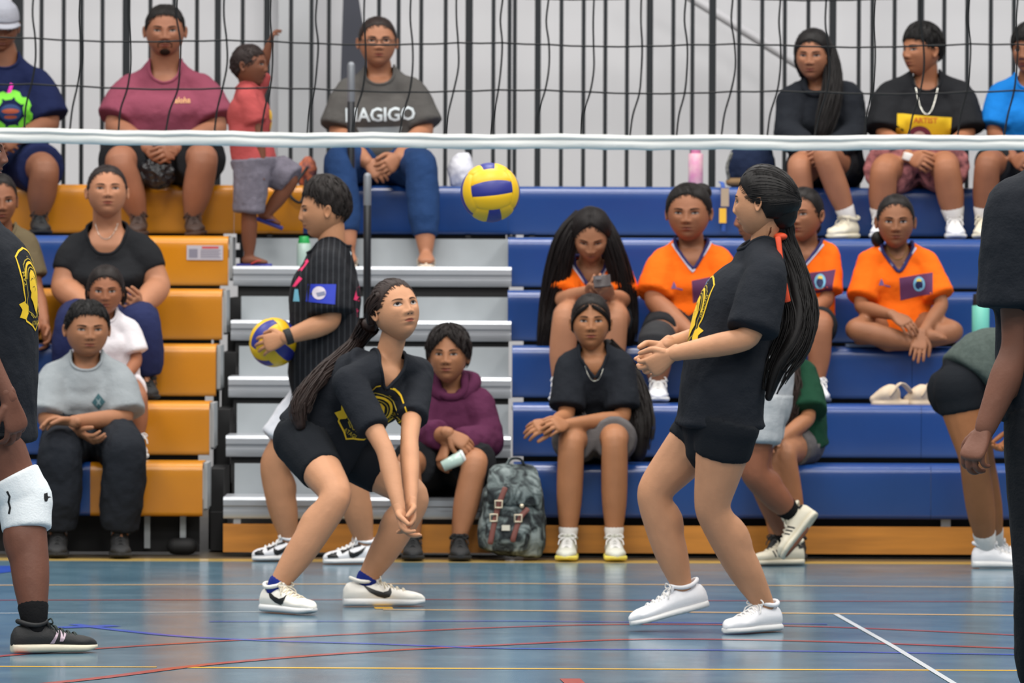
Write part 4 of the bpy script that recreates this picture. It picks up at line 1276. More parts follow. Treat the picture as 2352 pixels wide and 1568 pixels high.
# ------------------------------------------------------------------ passing player, crouched at the centre left
sw = [('swoosh', [[(x + .0, y + .002) for x, y in SWOOSH]], s_logo, .0016)]
R19 = person('crouching person with long ponytail and joined hands looking up, black shirt', 21.9,
    dict(hd=(908, 714, -.02), nk=(884, 830, .02), sha=(800, 878, -.15), shb=(957, 856, .16), hpa=(690, 1010, -.02), hpb=(768, 1018, .18),
         ela=(886, 1035, -.30), wra=(918, 1172, -.42), elb=(940, 1010, -.14), wrb=(944, 1160, -.36),
         kna=(778, 1138, -.30), ana=(668, 1338, -.22), hea=('f', 604, 1403), toa=('f', 722, 1411),
         knb=(960, 1140, .10), anb=(842, 1335, .30), heb=('f', 788, 1391), tob=('f', 976, 1390)),
    SKL, k=.98, nkup=.012, tor=(.150, .118, .140, .105), fr=32, head=dict(yaw=30, pitch=17, roll=-6, look=(-.1, 1.1), open=.0072, wide=1.05, mouth=.85, jaw=1.0),
    arms=(.92, 1), legs=(1.0, 1.15), bend=-.05, neck_r=.048, hs=.97,
    hair=dict(rgb=(46, 34, 31), thick=(.006, .009, .008), line=[.072, .064, .040, -.004, -.010, -.050, -.060], comb=.0004,
        locks=[dict(g=[(848, 748, .06), (815, 790, .10), (760, 840, .02), (715, 885, -.06), (688, 935, -.10), (690, 985, -.12)], r=[.040, .026, .030, .034, .040, .024], n=110, t=.0035, wave=.004),
               dict(g=[(870, 680, -.06), (852, 705, -.05), (852, 745, -.02)], r=[.022, .026, .020], n=40)]),
    shirt=dict(mat=c_black, sleeve=.68, loose=.013, hem=-.06, neck='v', nw=.058, nd=.085, flare=.010, hemw=.008),
    bottom=dict(mat=c_short, leg=.58, loose=.004, wr=.002, rise=4),
    hands=[('a', 932, 1225, -.46, (.8, -.3, .2), dict(curl=.45, thumb=1)), ('b', 942, 1218, -.42, (-.8, -.4, .1), dict(curl=.40, thumb=-1))],
    socks=dict(mat=c_sock_n, t=1.96),
    feet=dict(a=dict(mats=[s_offw, s_sole, s_lacew], logo=dict(shapes=sw)), b=dict(mats=[s_offw, s_sole, s_lacew], logo=dict(shapes=sw))))
pp = R19['p']
crest(R19, -.03, .11, .25, dep=.075)

# ------------------------------------------------------------------ standing player at the right with the ponytail
R20 = person('person standing in profile with joined hands and a very long ponytail, black shirt, white shoes', 20.5,
    dict(hd=(1752, 466, 0), nk=(1752, 582, .02), sha=(1760, 634, -.17), shb=(1715, 632, .17), hpa=(1672, 975, -.10), hpb=(1635, 970, .11),
         ela=(1722, 778, -.24), wra=(1545, 812, -.20), elb=(1640, 770, .14), wrb=(1530, 792, -.02),
         kna=(1632, 1168, -.04), ana=(1750, 1362, .02), hea=('f', 1788, 1447), toa=('f', 1666, 1455),
         knb=(1497, 1130, .10), anb=(1582, 1352, .16), heb=(1628, 1392, .16), tob=(1448, 1438, .10)),
    SKL, k=1.02, tor=(.150, .128, .135, .112), fr=-84, head=dict(yaw=-106, pitch=0, roll=0, open=.0045, wide=1.0, nose=.8),
    arms=(1.02, 1), legs=(1.02, 1.1), bend=.03, neck_r=.050, hs=.98,
    hair=dict(rgb=(20, 17, 17), thick=(.012, .018, .034), line=[.062, .056, .036, .004, -.010, -.060, -.066], comb=.0004,
        locks=[dict(g=[(1792, 520, .0), (1800, 560, .0), (1822, 640, -.02), (1836, 720, -.05), (1820, 790, -.08), (1785, 850, -.10), (1762, 925, -.12)], r=[.045, .040, .055, .062, .062, .050, .018], n=170, t=.0040, wave=.003, flat=.7)],
        balls=[((0, -.070, -.030), (.055, .050, .060))]),
    shirt=dict(mat=c_black, sleeve=.86, loose=.022, hem=.0, neck='crew', nw=.062, nd=.02, flare=.03, hemw=.022),
    bottom=dict(mat=c_short, leg=.36, loose=.006, wr=.002, rise=4),
    hands=[('a', 1500, 842, -.20, (.2, .7, .4), dict(curl=.55, thumb=-1)), ('b', 1482, 838, -.06, (.1, -.9, .3), dict(curl=.30, thumb=1))],
    feet=dict(a=dict(mats=[s_white, s_sole, s_lace], kind='flat'), b=dict(mats=[s_white, s_sole, s_lace], kind='flat', up=(.18, 0, 1))))
crest(R20, 0, .17, .27)
rb = MB(); q = [P(1787, 545, 20.42), P(1794, 600, 20.40), P(1800, 650, 20.38), P(1808, 692, 20.38)]
rb.tube(q, [[.010, .004], [.008, .003], [.011, .003], [.012, .003]], ref=(1, 0, 0), n=8, smooth=4)
rb.ball(P(1793, 543, 20.46), (.022, .022, .013))
put('hair_ribbon', rb, R20['root'], mats=[mat('ribbon_orange', (214, 70, 30), rough=.6)])

# ------------------------------------------------------------------ people sitting on the bleachers
def ZR(k): return Z0 + RI * k + .003
def YR(k): return D0 + DR * k + .20
HB = (26, 20, 18)     # usual near-black hair
FR_H = dict(rgb=HB, thick=(.005, .010, .008), line=[.072, .064, .044, -.006, -.022, -.05, -.060])     # pulled back
def seat_legs(ka, kb, aa, ab, zf, dk=-.38, da=-.36, tx=(0, 0), w=.24):
    """joints of two legs of a seated person whose soles rest at height zf"""
    return dict(kna=(ka[0], ka[1], dk), knb=(kb[0], kb[1], dk), ana=(aa[0], aa[1], da), anb=(ab[0], ab[1], da),
                hea=('z', aa[0] - tx[0] * .3, zf, da + .06), toa=('z', aa[0] + tx[0], zf, da - w + .05), heb=('z', ab[0] - tx[1] * .3, zf, da + .06), tob=('z', ab[0] + tx[1], zf, da - w + .05))

# man in the maroon shirt
R2 = person(seat=ZR(5), label='heavy-set person in a faded maroon t-shirt sitting on the yellow top row', Y0=YR(5),
    J=dict(hd=(379, 72, -.06), nk=(380, 160, 0), sha=(304, 208, 0), shb=(458, 208, 0), hpa=(335, 400, .05), hpb=(425, 400, .05),
         ela=(262, 292, -.08), wra=(338, 340, -.34), elb=(500, 296, -.08), wrb=(405, 342, -.34),
         **seat_legs((272, 368), (468, 362), (318, 512), (446, 508), ZR(4), -.40, -.33, (-6, 6))),
    skin_rgb=(150, 100, 76), k=1.1, tor=(.20, .205, .185, .150), fr=0, head=dict(yaw=3, pitch=-2, wide=1.10, jaw=1.2, beard=1, open=.0042, nose=1.1, size=1.04),
    arms=(1.28, 1), legs=(1.12, 1.1), bend=.0, belly=1.15, neck_r=.064,
    hair=dict(rgb=(24, 20, 19), thick=(.003, .008, .006), short=1, tuft=.3, lift=.001, line=[.066, .060, .044, .004, -.004, -.04, -.05], wide=1.10),
    shirt=dict(mat=c_maroon, sleeve=.80, loose=.022, hem=-.10, nw=.066, nd=.055, flare=.030, name='t_shirt'),
    bottom=dict(mat=c_black2, leg=.86, loose=.02, flare=.02, rise=4),
    hands=[('a', 362, 352, -.40, (.6, .6, -.3), dict(curl=.5, thumb=1)), ('b', 378, 350, -.42, (-.6, .6, -.3), dict(curl=.5, thumb=-1))],
    feet=dict(a=dict(mats=[mat('slipper_brown', (62, 44, 36), rough=.7)] * 3, kind='flat'), b=dict(mats=[mat('slipper_brown', (62, 44, 36))] * 3, kind='flat', up=(0, -.9, .8))))
bagm = mat('plastic_black', (20, 20, 24), rough=.22, bump2=.03, bump2_scale=22)
m = MB(); c = P(362, 398, YR(5) - .36); m.ball(c, (.085, .05, .075)); m.tube([c + [0, 0, .05], c + [.005, 0, .085]], [.03, .014], n=12)
bag = thing('plastic_bag', 'crumpled black plastic bag hanging between the knees of the maroon shirted person', 'bag', c - [0, 0, .075]); put('bag', remesh(m, .008, 3, .5, .02, .03), bag, mats=[bagm])
# small script print on the chest
def chest_text(res, txt, a, b, size, m_, name='print', tilt=0, dep=.13, sp=1.0):
    p = res['p']; O = p['S'] + p['lat'] * a - p['sp'] * b + p['F'] * (p['tor'][3] * p['k'] * .6)
    X, Y = -p['lat'], p['sp']; c, s = math.cos(tilt), math.sin(tilt); X, Y = X * c + Y * s, Y * c - X * s
    V, Fc = text2d(txt, size, sp); mb = MB(); lay(mb, V, Fc, O, X, Y, res['shirt_bvh'], .0035, 0, dep)
    if mb.v and mb.f: put(name, mb, res['shirt'], mats=[m_])
def chest_poly(res, polys, a, b, m_, name='print', off=.002, dep=.13, e=.02, part='shirt'):
    p = res['p']; O = p['S'] + p['lat'] * a - p['sp'] * b + p['F'] * (p['tor'][3] * p['k'] * .6)
    mb = MB()
    for q in polys: lay_poly(mb, q, O, -p['lat'], p['sp'], res[part + '_bvh'], off, 0, e, dep)
    if mb.f: put(name, mb, res[part], mats=[m_])
chest_text(R2, 'aloha', -.085, .025, .034, mat('print_tan', (206, 158, 110), rough=.8))

# man in the navy shirt and grey cap at the left edge
R1 = person(seat=ZR(5), label='person in a navy t-shirt with green ring print and grey cap on the top row', Y0=YR(5),
    J=dict(hd=(0, 62, -.05), nk=(10, 142, 0), sha=(-62, 190, 0), shb=(80, 192, 0), hpa=(-30, 385, .05), hpb=(50, 385, .05),
         ela=(-90, 285, -.1), wra=(-20, 320, -.3), elb=(118, 285, -.06), wrb=(40, 318, -.32),
         **seat_legs((-70, 380), (104, 388), (-60, 515), (88, 512), ZR(4), -.40, -.34, (-6, 10))),
    skin_rgb=(128, 84, 62), k=1.06, tor=(.185, .18, .165, .135), fr=8, head=dict(yaw=14, pitch=-14, wide=1.05, open=.004),
    arms=(1.2, 1), legs=(1.12, 1.1), belly=1.1, neck_r=.060,
    hair=dict(rgb=(24, 20, 19), thick=(.004, .010, .006), wide=1.05),
    shirt=dict(mat=c_navy, sleeve=.86, loose=.022, hem=-.10, nw=.062, nd=.035, flare=.03),
    bottom=dict(mat=c_navy, leg=.80, loose=.02, flare=.015, rise=4),
    hands=[('a', 5, 330, -.36, (.5, .7, -.3), dict(curl=.5, thumb=1)), ('b', 15, 328, -.38, (-.5, .7, -.3), dict(curl=.5, thumb=-1))],
    feet=dict(b=dict(mats=[s_blk, s_blk, s_blk])))
gear = []
for i in range(48):
    a = 2 * math.pi * i / 48; r = .075 + (.012 if (i // 3) % 2 else 0); gear.append((r * math.cos(a) * 1.0, r * math.sin(a)))
chest_poly(R1, [q for q in ribbon_quads(gear, .032, True)], -.02, .12, mat('print_green', (112, 206, 48), rough=.7), 'print', .0022)
chest_poly(R1, [ellipse(0, 0, .052, .040)], -.02, .12, mat('print_darkblue', (26, 60, 110), rough=.7), 'print', .0024)
chest_poly(R1, [ellipse(0, .008, .040, .012), ellipse(.0, -.02, .03, .008)], -.02, .12, mat('print_rust', (176, 84, 56), rough=.7), 'print', .0032)
chest_poly(R1, [[(-.01, -.02), (.01, -.015), (.022, .02), (.008, .03)]], -.015, .015, mat('print_magenta', (214, 40, 170), rough=.7), 'print', .0024)
def cap_hat(res, rgb, wide=1.0):
    HF, hd, hz = res['HF'], res['hd'], res['hs']
    cp = hair_cap(dict(wide=wide, thick=(.016, .022, .018), line=[.030, .030, .030, .028, .024, .015, .010], fade=.008))
    mb = MB(); mb.add((np.array(cp.v) * hz) @ HF.T + hd, cp.f, 0)
    cl = mat('cap_%d' % rgb[0], rgb, rough=.85, bump2=.004, bump2_scale=40)
    ho = put('cap', mb, res['root'], mats=[cl])
    br_ = MB(); V = []; n = 16
    for i in range(n + 1):
        a = -1.15 + 2.3 * i / n
        for r_, dz in ((.95, 0), (1.0, 0), (1.45 * math.cos(a * .55), -.012)):
            V.append([.082 * math.sin(a) * (r_ if r_ < 1.2 else 1.12), .096 * math.cos(a) * r_ + .005, .034 + dz])
    fs = []
    for i in range(n):
        for j in range(2):
            a = i * 3 + j; fs.append((a, a + 1, a + 4, a + 3))
    V2 = V + [[x, y, z - .004] for x, y, z in V]; m_ = len(V)
    fs2 = fs + [tuple(reversed([q + m_ for q in f_])) for f_ in fs]
    br_.add((np.array(V2) * hz) @ HF.T + hd, fs2)
    put('brim', br_, ho, mats=[cl])
cap_hat(R1, (150, 152, 162), 1.05)

# toddler standing on the aisle step, one knee up
R3 = person('toddler in a red t-shirt and grey shorts standing with one arm raised', 27.98,
    dict(hd=(572, 152, 0), nk=(572, 208, 0), sha=(566, 228, -.07), shb=(578, 226, .07), hpa=(580, 372, -.06), hpb=(590, 372, .06),
         ela=(592, 300, -.09), wra=(604, 378, -.10), elb=(604, 150, .10), wrb=(620, 98, .08),
         kna=(572, 488, -.07), ana=(572, 588, -.05), knb=(672, 412, .02), anb=(612, 492, .04),
         hea=('z', 548, .248 + .2365 * 4 + .003, -.05), toa=('z', 622, .248 + .2365 * 4 + .003, -.07), heb=(584, 500, .05), tob=(648, 524, .05)),
    (112, 68, 48), k=.66, tor=(.165, .160, .155, .120), fr=80, head=dict(yaw=72, pitch=4, size=1.0, nose=.75, wide=1.02, jaw=1.0), arms=(1.0, 1), legs=(.95, 1), voxel=.006,
    neck_r=.058, hs=.86, hair=dict(rgb=(40, 28, 26), thick=(.004, .006, .006), short=1, tuft=.15, lift=.001, line=[.056, .05, .034, .0, -.01, -.045, -.06]),
    shirt=dict(mat=c_red, sleeve=.75, loose=.016, hem=-.02, nw=.055, nd=.02, flare=.015),
    bottom=dict(mat=c_tod, leg=.98, loose=.022, flare=.014, rise=4, wr=.012),
    hands=[('a', 600, 405, -.10, (.7, 0, -.2), dict(curl=.3, thumb=-1, s=.9)), ('b', 628, 76, .06, (.7, .2, -.3), dict(curl=.5, thumb=1, s=.9))])
def sandal(res, a, b, rgb, strap, up=None):
    """flat slipper with a Y strap under a bare foot"""
    f = nrm(b - a); L_ = np.linalg.norm(b - a) * 1.04; u = np.array([0, 0, 1.0]) if up is None else np.array(up, float); u = nrm(u - f * np.dot(u, f)); s = np.cross(f, u)
    mb = MB(); k_ = L_ / .24
    for sg in (0,):
        mb.tube([a - f * .008, a + f * L_ * .3, a + f * L_ * .7, a + f * L_ * .97], [[.026 * k_, .009], [.028 * k_, .009], [.040 * k_, .009], [.024 * k_, .009]], ref=s, n=16, smooth=4, cb=.3)
    so = put('slipper', mb, res['root'], mats=[mat('slipper_%d_%d' % rgb[:2], rgb, rough=.6)])
    sm = MB(); t = a + f * L_ * .84 + u * .012
    for sg in (-1, 1): sm.tube([t, a + f * L_ * .62 + s * sg * .030 * k_ + u * .034 * k_, a + f * L_ * .40 + s * sg * .034 * k_ + u * .008], [[.005, .003], [.009, .003], [.008, .003]], n=8, smooth=4)
    put('strap', sm, so, mats=[mat('strap_%d_%d' % strap[:2], strap, rough=.6)])
sandal(R3, R3['p']['hea'], R3['p']['toa'], (34, 40, 128), (176, 44, 40)); sandal(R3, R3['p']['heb'], R3['p']['tob'], (30, 38, 120), (40, 52, 130))
chest_poly(R3, [ellipse(0, .01, .03, .025), ellipse(.02, -.04, .03, .02)], -.01, .09, mat('print_yellow', (224, 176, 50), rough=.8), 'print', .002)

# woman with glasses
R4 = person(seat=ZR(5), label='person with glasses in a dark grey t-shirt and jeans on the blue top row', Y0=YR(5),
    J=dict(hd=(867, 98, -.06), nk=(872, 172, 0), sha=(806, 214, 0), shb=(940, 212, 0), hpa=(838, 400, .05), hpb=(918, 400, .05),
         ela=(776, 305, -.05), wra=(842, 372, -.36), elb=(976, 300, -.05), wrb=(915, 362, -.34),
         **seat_legs((778, 366), (968, 378), (800, 560), (978, 568), .248 + .2365 * 4 + .003, -.44, -.56, (0, 0), .22)),
    skin_rgb=(164, 112, 84), k=1.04, tor=(.19, .195, .175, .145), fr=0, head=dict(yaw=6, pitch=2, wide=1.08, jaw=1.15, open=.0042, size=1.0), arms=(1.22, 1), legs=(1.08, 1.0), belly=1.15, neck_r=.056,
    hair=dict(rgb=(40, 28, 24), thick=(.005, .009, .007), line=[.066, .060, .040, -.006, -.022, -.05, -.060], wide=1.08),
    shirt=dict(mat=c_dgrey, sleeve=.88, loose=.02, hem=-.10, nw=.066, nd=.045, flare=.03),
    bottom=dict(mat=c_denim, leg=1.86, loose=.008, rise=4, name='jeans', wr=.012),
    hands=[('a', 872, 398, -.40, (.5, .5, -.6), dict(curl=.6, thumb=1)), ('b', 885, 388, -.42, (-.7, .5, -.3), dict(curl=.5, thumb=-1))])
sandal(R4, R4['p']['heb'], R4['p']['tob'], (214, 198, 178), (220, 206, 186)); sandal(R4, R4['p']['hea'], R4['p']['toa'], (214, 198, 178), (220, 206, 186))
pw = mat('print_white', (196, 204, 208), rough=.8)
chest_text(R4, 'HAGIGO', -.0, .085, .085, pw, sp=.95); 
chest_poly(R4, [[(-.11, -.02), (.10, -.02), (.085, -.058), (-.09, -.062)]], 0, .120, mat('print_pale', (150, 158, 162), rough=.8), 'print', .002)
def glasses(res, rgb=(30, 28, 30)):
    HF, hd, hz = res['HF'], res['hd'], res['hs']; L = lambda x, y, z: hd + HF @ (np.array([x, y, z]) * hz)
    gm = MB()
    for sd in (-1, 1):
        pts = [L(sd * .032 + .023 * math.cos(a), .098 - .004 * abs(math.cos(a)), .001 + .015 * math.sin(a)) for a in np.linspace(0, 2 * math.pi, 20)]
        gm.tube(pts, .0017, n=6, cap=False)
        gm.tube([L(sd * .055, .092, .006), L(sd * .078, .06, .006), L(sd * .083, .0, .006)], .0017, n=6)
    gm.tube([L(-.010, .098, .004), L(0, .101, .007), L(.010, .098, .004)], .0015, n=6)
    put('glasses', gm, res['root'], mats=[mat('glasses_dark', rgb, rough=.3)])
glasses(R4)

# girl in the black hoodie
R5 = person(seat=ZR(5), label='person with long hair in a black hoodie sitting on the blue top row', Y0=YR(5),
    J=dict(hd=(1868, 128, -.06), nk=(1880, 202, 0), sha=(1822, 232, 0), shb=(1942, 222, 0), hpa=(1862, 400, .05), hpb=(1935, 400, .05),
         ela=(1808, 305, -.10), wra=(1858, 345, -.30), elb=(1962, 310, -.08), wrb=(1900, 350, -.30),
         kna=(1835, 378, -.38), ana=(1848, 520, -.34), knb=(1892, 352, -.42), anb=(1946, 490, -.36),
         hea=('z', 1846, ZR(4), -.30), toa=('z', 1840, ZR(4), -.52), heb=('z', 1962, ZR(4), -.32), tob=('z', 1908, ZR(4), -.46)),
    skin_rgb=(160, 108, 80), k=.98, tor=(.155, .145, .145, .11), fr=-5, head=dict(yaw=-14, pitch=-4, wide=1.0, open=.004, smile=.8), arms=(1.15, 1), legs=(1.0, 1),
    hair=dict(rgb=(22, 18, 18), thick=(.012, .016, .016), line=[.060, .050, .020, -.03, -.06, -.075, -.085], wide=1.0,
        locks=[dict(g=[(1902, 110, -.06), (1912, 170, -.10), (1905, 240, -.16), (1890, 300, -.20), (1880, 325, -.2)], r=[.034, .044, .054, .046, .02], n=70, t=.004), dict(g=[(1842, 110, -.05), (1834, 140, -.05), (1842, 180, -.04)], r=[.02, .022, .012], n=30)]),
    shirt=dict(mat=c_black, sleeve=1.8, loose=.026, hem=-.10, nw=.06, nd=.03, flare=.0, name='hoodie', wr=.02, cr=.016),
    bottom=dict(mat=c_black2, leg=.45, loose=.012, rise=4), socks=dict(mat=c_sock_w, t=1.84),
    hands=[('a', 1868, 352, -.34, (.5, .6, -.3), dict(curl=.5)), ('b', 1888, 356, -.34, (-.5, .6, -.3), dict(curl=.5, thumb=-1))],
    feet=dict(a=dict(mats=[s_cream] * 3, kind='flat'), b=dict(mats=[s_cream] * 3, kind='flat', w=1.15)))

# boy in the black shirt with the yellow print
R6 = person(seat=ZR(5), label='person in a black t-shirt with yellow print and silver chain on the top row', Y0=YR(5),
    J=dict(hd=(2118, 118, -.04), nk=(2126, 190, 0), sha=(2048, 222, 0), shb=(2198, 220, 0), hpa=(2080, 400, .05), hpb=(2155, 400, .05),
         ela=(2030, 310, -.08), wra=(2090, 362, -.34), elb=(2222, 308, -.06), wrb=(2160, 366, -.32),
         **seat_legs((2030, 388), (2172, 380), (2022, 505), (2190, 508), ZR(4), -.40, -.34, (-4, 6))),
    skin_rgb=(158, 104, 74), k=1.04, tor=(.165, .16, .155, .12), fr=0, head=dict(yaw=-52, pitch=2, wide=1.0, open=.0045, smile=.6), arms=(1.1, 1), legs=(1.08, 1.1), neck_r=.055,
    hair=dict(rgb=(18, 15, 15), thick=(.008, .028, .016), line=[.046, .042, .034, .012, -.002, -.03, -.045], messy=.0028, fade=.02),
    shirt=dict(mat=c_black2, sleeve=.90, loose=.026, hem=-.10, nw=.064, nd=.045, flare=.03),
    bottom=dict(mat=c_pinkshort, leg=.78, loose=.022, flare=.02, rise=4, wr=.012), socks=dict(mat=c_sock_w, t=1.80),
    hands=[('a', 2112, 368, -.40, (.6, .5, -.4), dict(curl=.5)), ('b', 2130, 374, -.40, (-.6, .5, -.4), dict(curl=.6, thumb=-1))],
    feet=dict(a=dict(mats=[s_white, s_sole, s_lace]), b=dict(mats=[s_white, s_sole, s_lace])))
chest_poly(R6, [[(-.125, .06), (.125, .045), (.12, -.075), (-.13, -.07)]], .005, .125, mat('print_yellow2', (226, 186, 24), rough=.8), 'print', .002)
chest_poly(R6, [ellipse(-.02, -.045, .055, .05)], .005, .125, mat('print_wine', (112, 44, 62), rough=.8), 'print', .003)
chest_poly(R6, [ellipse(-.02, -.05, .030, .030)], .005, .125, mat('print_face', (206, 172, 160), rough=.8), 'print', .004)
chest_text(R6, 'ARTIST', .0, .095, .036, mat('print_redtext', (198, 96, 36), rough=.8), sp=.95)
def chain(res, w, d, m_, r=.004, name='necklace'):
    p = res['p']; pts = []
    for t in np.linspace(-1, 1, 17):
        q = p['nk'] + p['lat'] * (w * t) * (1 - .1 * abs(t)) + p['sp'] * (.0 - d * (1 - abs(t) ** 2.2)) 
        h = res['shirt_bvh'].ray_cast(Vector(q + p['F'] * .3), Vector(-p['F'])); h2 = res['body_bvh'].ray_cast(Vector(q + p['F'] * .3), Vector(-p['F']))
        c = [np.array(x[0]) for x in (h, h2) if x[0] is not None]
        if c: pts.append(max(c, key=lambda v: np.dot(v, p['F'])) + p['F'] * .004)
    if len(pts) > 4:
        mb = MB(); mb.tube(pts, r, n=8, smooth=2); put(name, mb, res['root'], mats=[m_])
silver = mat('silver', (200, 198, 190), rough=.25, metal=.8); gold = mat('gold_chain', (170, 130, 60), rough=.3, metal=.8)
chain(R6, .062, .15, silver)
bm_ = MB(); a = R6['p']['wra']; bm_.tube([a - [.004, 0, .012], a + [.004, 0, .012]], .034, n=16, cb=.2); put('wristband', bm_, R6['root'], mats=[mat('band_white', (210, 208, 204), rough=.6)])

# person in the blue shirt at the right edge
R7 = person(seat=ZR(5), label='person in a bright blue t-shirt at the right end of the top row', Y0=YR(5),
    J=dict(hd=(2368, 118, -.04), nk=(2362, 190, 0), sha=(2300, 222, 0), shb=(2430, 222, 0), hpa=(2330, 400, .05), hpb=(2400, 400, .05),
         ela=(2282, 308, -.06), wra=(2330, 365, -.34), elb=(2460, 308, -.06), wrb=(2390, 366, -.32),
         **seat_legs((2268, 372), (2420, 380), (2258, 505), (2440, 508), ZR(4), -.40, -.34, (-4, 6))),
    skin_rgb=(140, 90, 64), k=1.0, tor=(.155, .15, .145, .115), fr=0, head=dict(yaw=-30, pitch=0), arms=(1.0, 1), legs=(1.05, 1.05),
    hair=dict(rgb=(18, 15, 15), thick=(.012, .028, .016), line=[.040, .038, .020, .0, -.004, -.04, -.05], messy=.002),
    shirt=dict(mat=c_blue, sleeve=.8, loose=.02, hem=-.1, flare=.02), bottom=dict(mat=c_black2, leg=.8, loose=.02, rise=4),
    socks=dict(mat=c_sock_w, t=1.80), hands=[('a', 2345, 372, -.4, (.5, .5, -.3), dict(curl=.5))],
    feet=dict(a=dict(mats=[s_cream] * 3), b=dict(mats=[s_cream] * 3)))

# woman in the black v-neck
R9 = person(seat=ZR(2), label='person in a black scoop-neck top and blue jeans sitting behind the little girl in white', Y0=YR(2) + .1,
    J=dict(hd=(246, 442, -.06), nk=(246, 522, 0), sha=(180, 570, 0), shb=(318, 570, 0), hpa=(205, 765, .05), hpb=(292, 765, .05),
         ela=(142, 662, -.06), wra=(208, 706, -.26), elb=(366, 658, -.04), wrb=(318, 708, -.30),
         **seat_legs((172, 742), (322, 742), (158, 895), (338, 895), ZR(1), -.42, -.38, (-6, 6))),
    skin_rgb=(174, 120, 90), k=1.06, tor=(.175, .165, .175, .140), fr=0, head=dict(yaw=6, pitch=10, wide=1.08, jaw=1.15, open=.0034, mouth=1.05), arms=(1.42, 1), legs=(1.12, 1.1), chest=1.18, neck_r=.060,
    hair=dict(rgb=(38, 28, 26), thick=(.006, .009, .008), line=[.070, .064, .044, -.006, -.022, -.05, -.060], wide=1.06, balls=[((0, -.07, .06), (.04, .03, .03))]),
    shirt=dict(mat=c_black2, sleeve=.62, loose=.008, hem=-.08, nw=.085, nd=.105, flare=.004, wr=.004, hemw=0),
    bottom=dict(mat=c_ddenim, leg=1.92, loose=.018, rise=4, name='jeans', wr=.012),
    hands=[('a', 232, 716, -.34, (.5, .5, -.3), dict(curl=.5)), ('b', 298, 690, -.40, (-.5, .5, .3), dict(curl=.3, thumb=-1))],
    feet=dict(a=dict(mats=[s_blk] * 3), b=dict(mats=[s_blk] * 3)))
chain(R9, .055, .06, silver, .0014)

# little girl in white
R10 = person(seat=ZR(1), label='little child in a white t-shirt between the knees of the person behind', Y0=YR(1) - .02,
    J=dict(hd=(243, 668, -.05), nk=(246, 728, 0), sha=(203, 762, 0), shb=(296, 757, 0), hpa=(235, 890, .05), hpb=(285, 890, .05),
         ela=(195, 835, -.05), wra=(212, 880, -.2), elb=(314, 828, -.02), wrb=(288, 868, -.2),
         **seat_legs((215, 905), (318, 912), (215, 1035), (318, 1040), ZR(0), -.30, -.30, (-4, 4), .18)),
    skin_rgb=(150, 96, 68), k=.72, tor=(.150, .140, .142, .110), fr=0, head=dict(yaw=2, pitch=-4, open=.0058, nose=.9, wide=1.02), arms=(1.0, 1), legs=(1.0, 1), voxel=.006, hs=.90,
    hair=dict(rgb=(32, 24, 22), thick=(.008, .012, .010), line=[.062, .054, .030, -.01, -.02, -.05, -.065],
        locks=[dict(g=[(.072, -.01, .03), (.082, -.01, -.02), (.080, -.02, -.07)], r=[.014, .016, .008], n=24), dict(g=[(-.072, -.01, .03), (-.082, -.01, -.02), (-.080, -.02, -.07)], r=[.014, .016, .008], n=24, seed=3)]),
    shirt=dict(mat=c_white, sleeve=.72, loose=.014, hem=-.02, nw=.06, nd=.03, flare=.02), bottom=dict(mat=c_white, leg=.45, loose=.012, rise=3),
    hands=[('b', 275, 880, -.24, (-.5, .5, -.3), dict(curl=.4, thumb=-1)), ('a', 228, 888, -.24, (.5, .5, -.3), dict(curl=.4))],
    feet=dict(a=dict(mats=[s_white, s_sole, s_lace]), b=dict(mats=[s_white, s_sole, s_lace])))

# boy in the grey t-shirt on the first row
R11 = person(seat=ZR(0), label='child in a light grey t-shirt with dark diamond badge and black trousers', Y0=YR(0) + .02,
    J=dict(hd=(200, 757, -.06), nk=(200, 830, 0), sha=(128, 868, 0), shb=(268, 868, 0), hpa=(165, 1040, .05), hpb=(245, 1040, .05),
         ela=(106, 968, -.10), wra=(182, 992, -.30), elb=(288, 962, -.08), wrb=(168, 968, -.36),
         **seat_legs((138, 1035), (288, 1030), (136, 1232), (276, 1230), .004, -.34, -.30, (-6, 4), .24)),
    skin_rgb=(160, 110, 80), k=.98, tor=(.165, .165, .160, .125), fr=0, head=dict(yaw=12, pitch=-2, wide=1.14, open=.0040, jaw=1.3, nose=.85, size=.99), arms=(1.1, 1), legs=(1.1, 1.1), belly=1.15, neck_r=.058,
    hair=dict(rgb=(14, 12, 12), thick=(.006, .016, .010), short=1, tuft=.3, lift=.003, line=[.060, .056, .042, .006, -.008, -.04, -.05], wide=1.14),
    shirt=dict(mat=c_grey, sleeve=.86, loose=.022, hem=-.06, nw=.066, nd=.03, flare=.03, hemw=.01),
    bottom=dict(mat=c_black, leg=1.93, loose=.020, rise=4, name='trousers', wr=.02, flare=.012),
    hands=[('a', 205, 1006, -.34, (.1, .5, .8), dict(curl=.4, thumb=1)), ('b', 135, 966, -.36, (0, -.4, -.9), dict(curl=.35, thumb=1))],
    feet=dict(a=dict(mats=[s_blk] * 3, high=.03), b=dict(mats=[s_blk] * 3, high=.03)))
chest_poly(R11, [[(0, .034), (.028, 0), (0, -.034), (-.028, 0)]], -.055, .075, mat('badge_dark_green', (46, 84, 92), rough=.8), 'badge', .002)
chest_poly(R11, [[(-.011, .017), (.0, .006), (.011, .017), (.005, 0), (.011, -.017), (0, -.006), (-.011, -.017), (-.005, 0)]], -.055, .075, mat('badge_pale', (120, 140, 146), rough=.8), 'badge', .003)

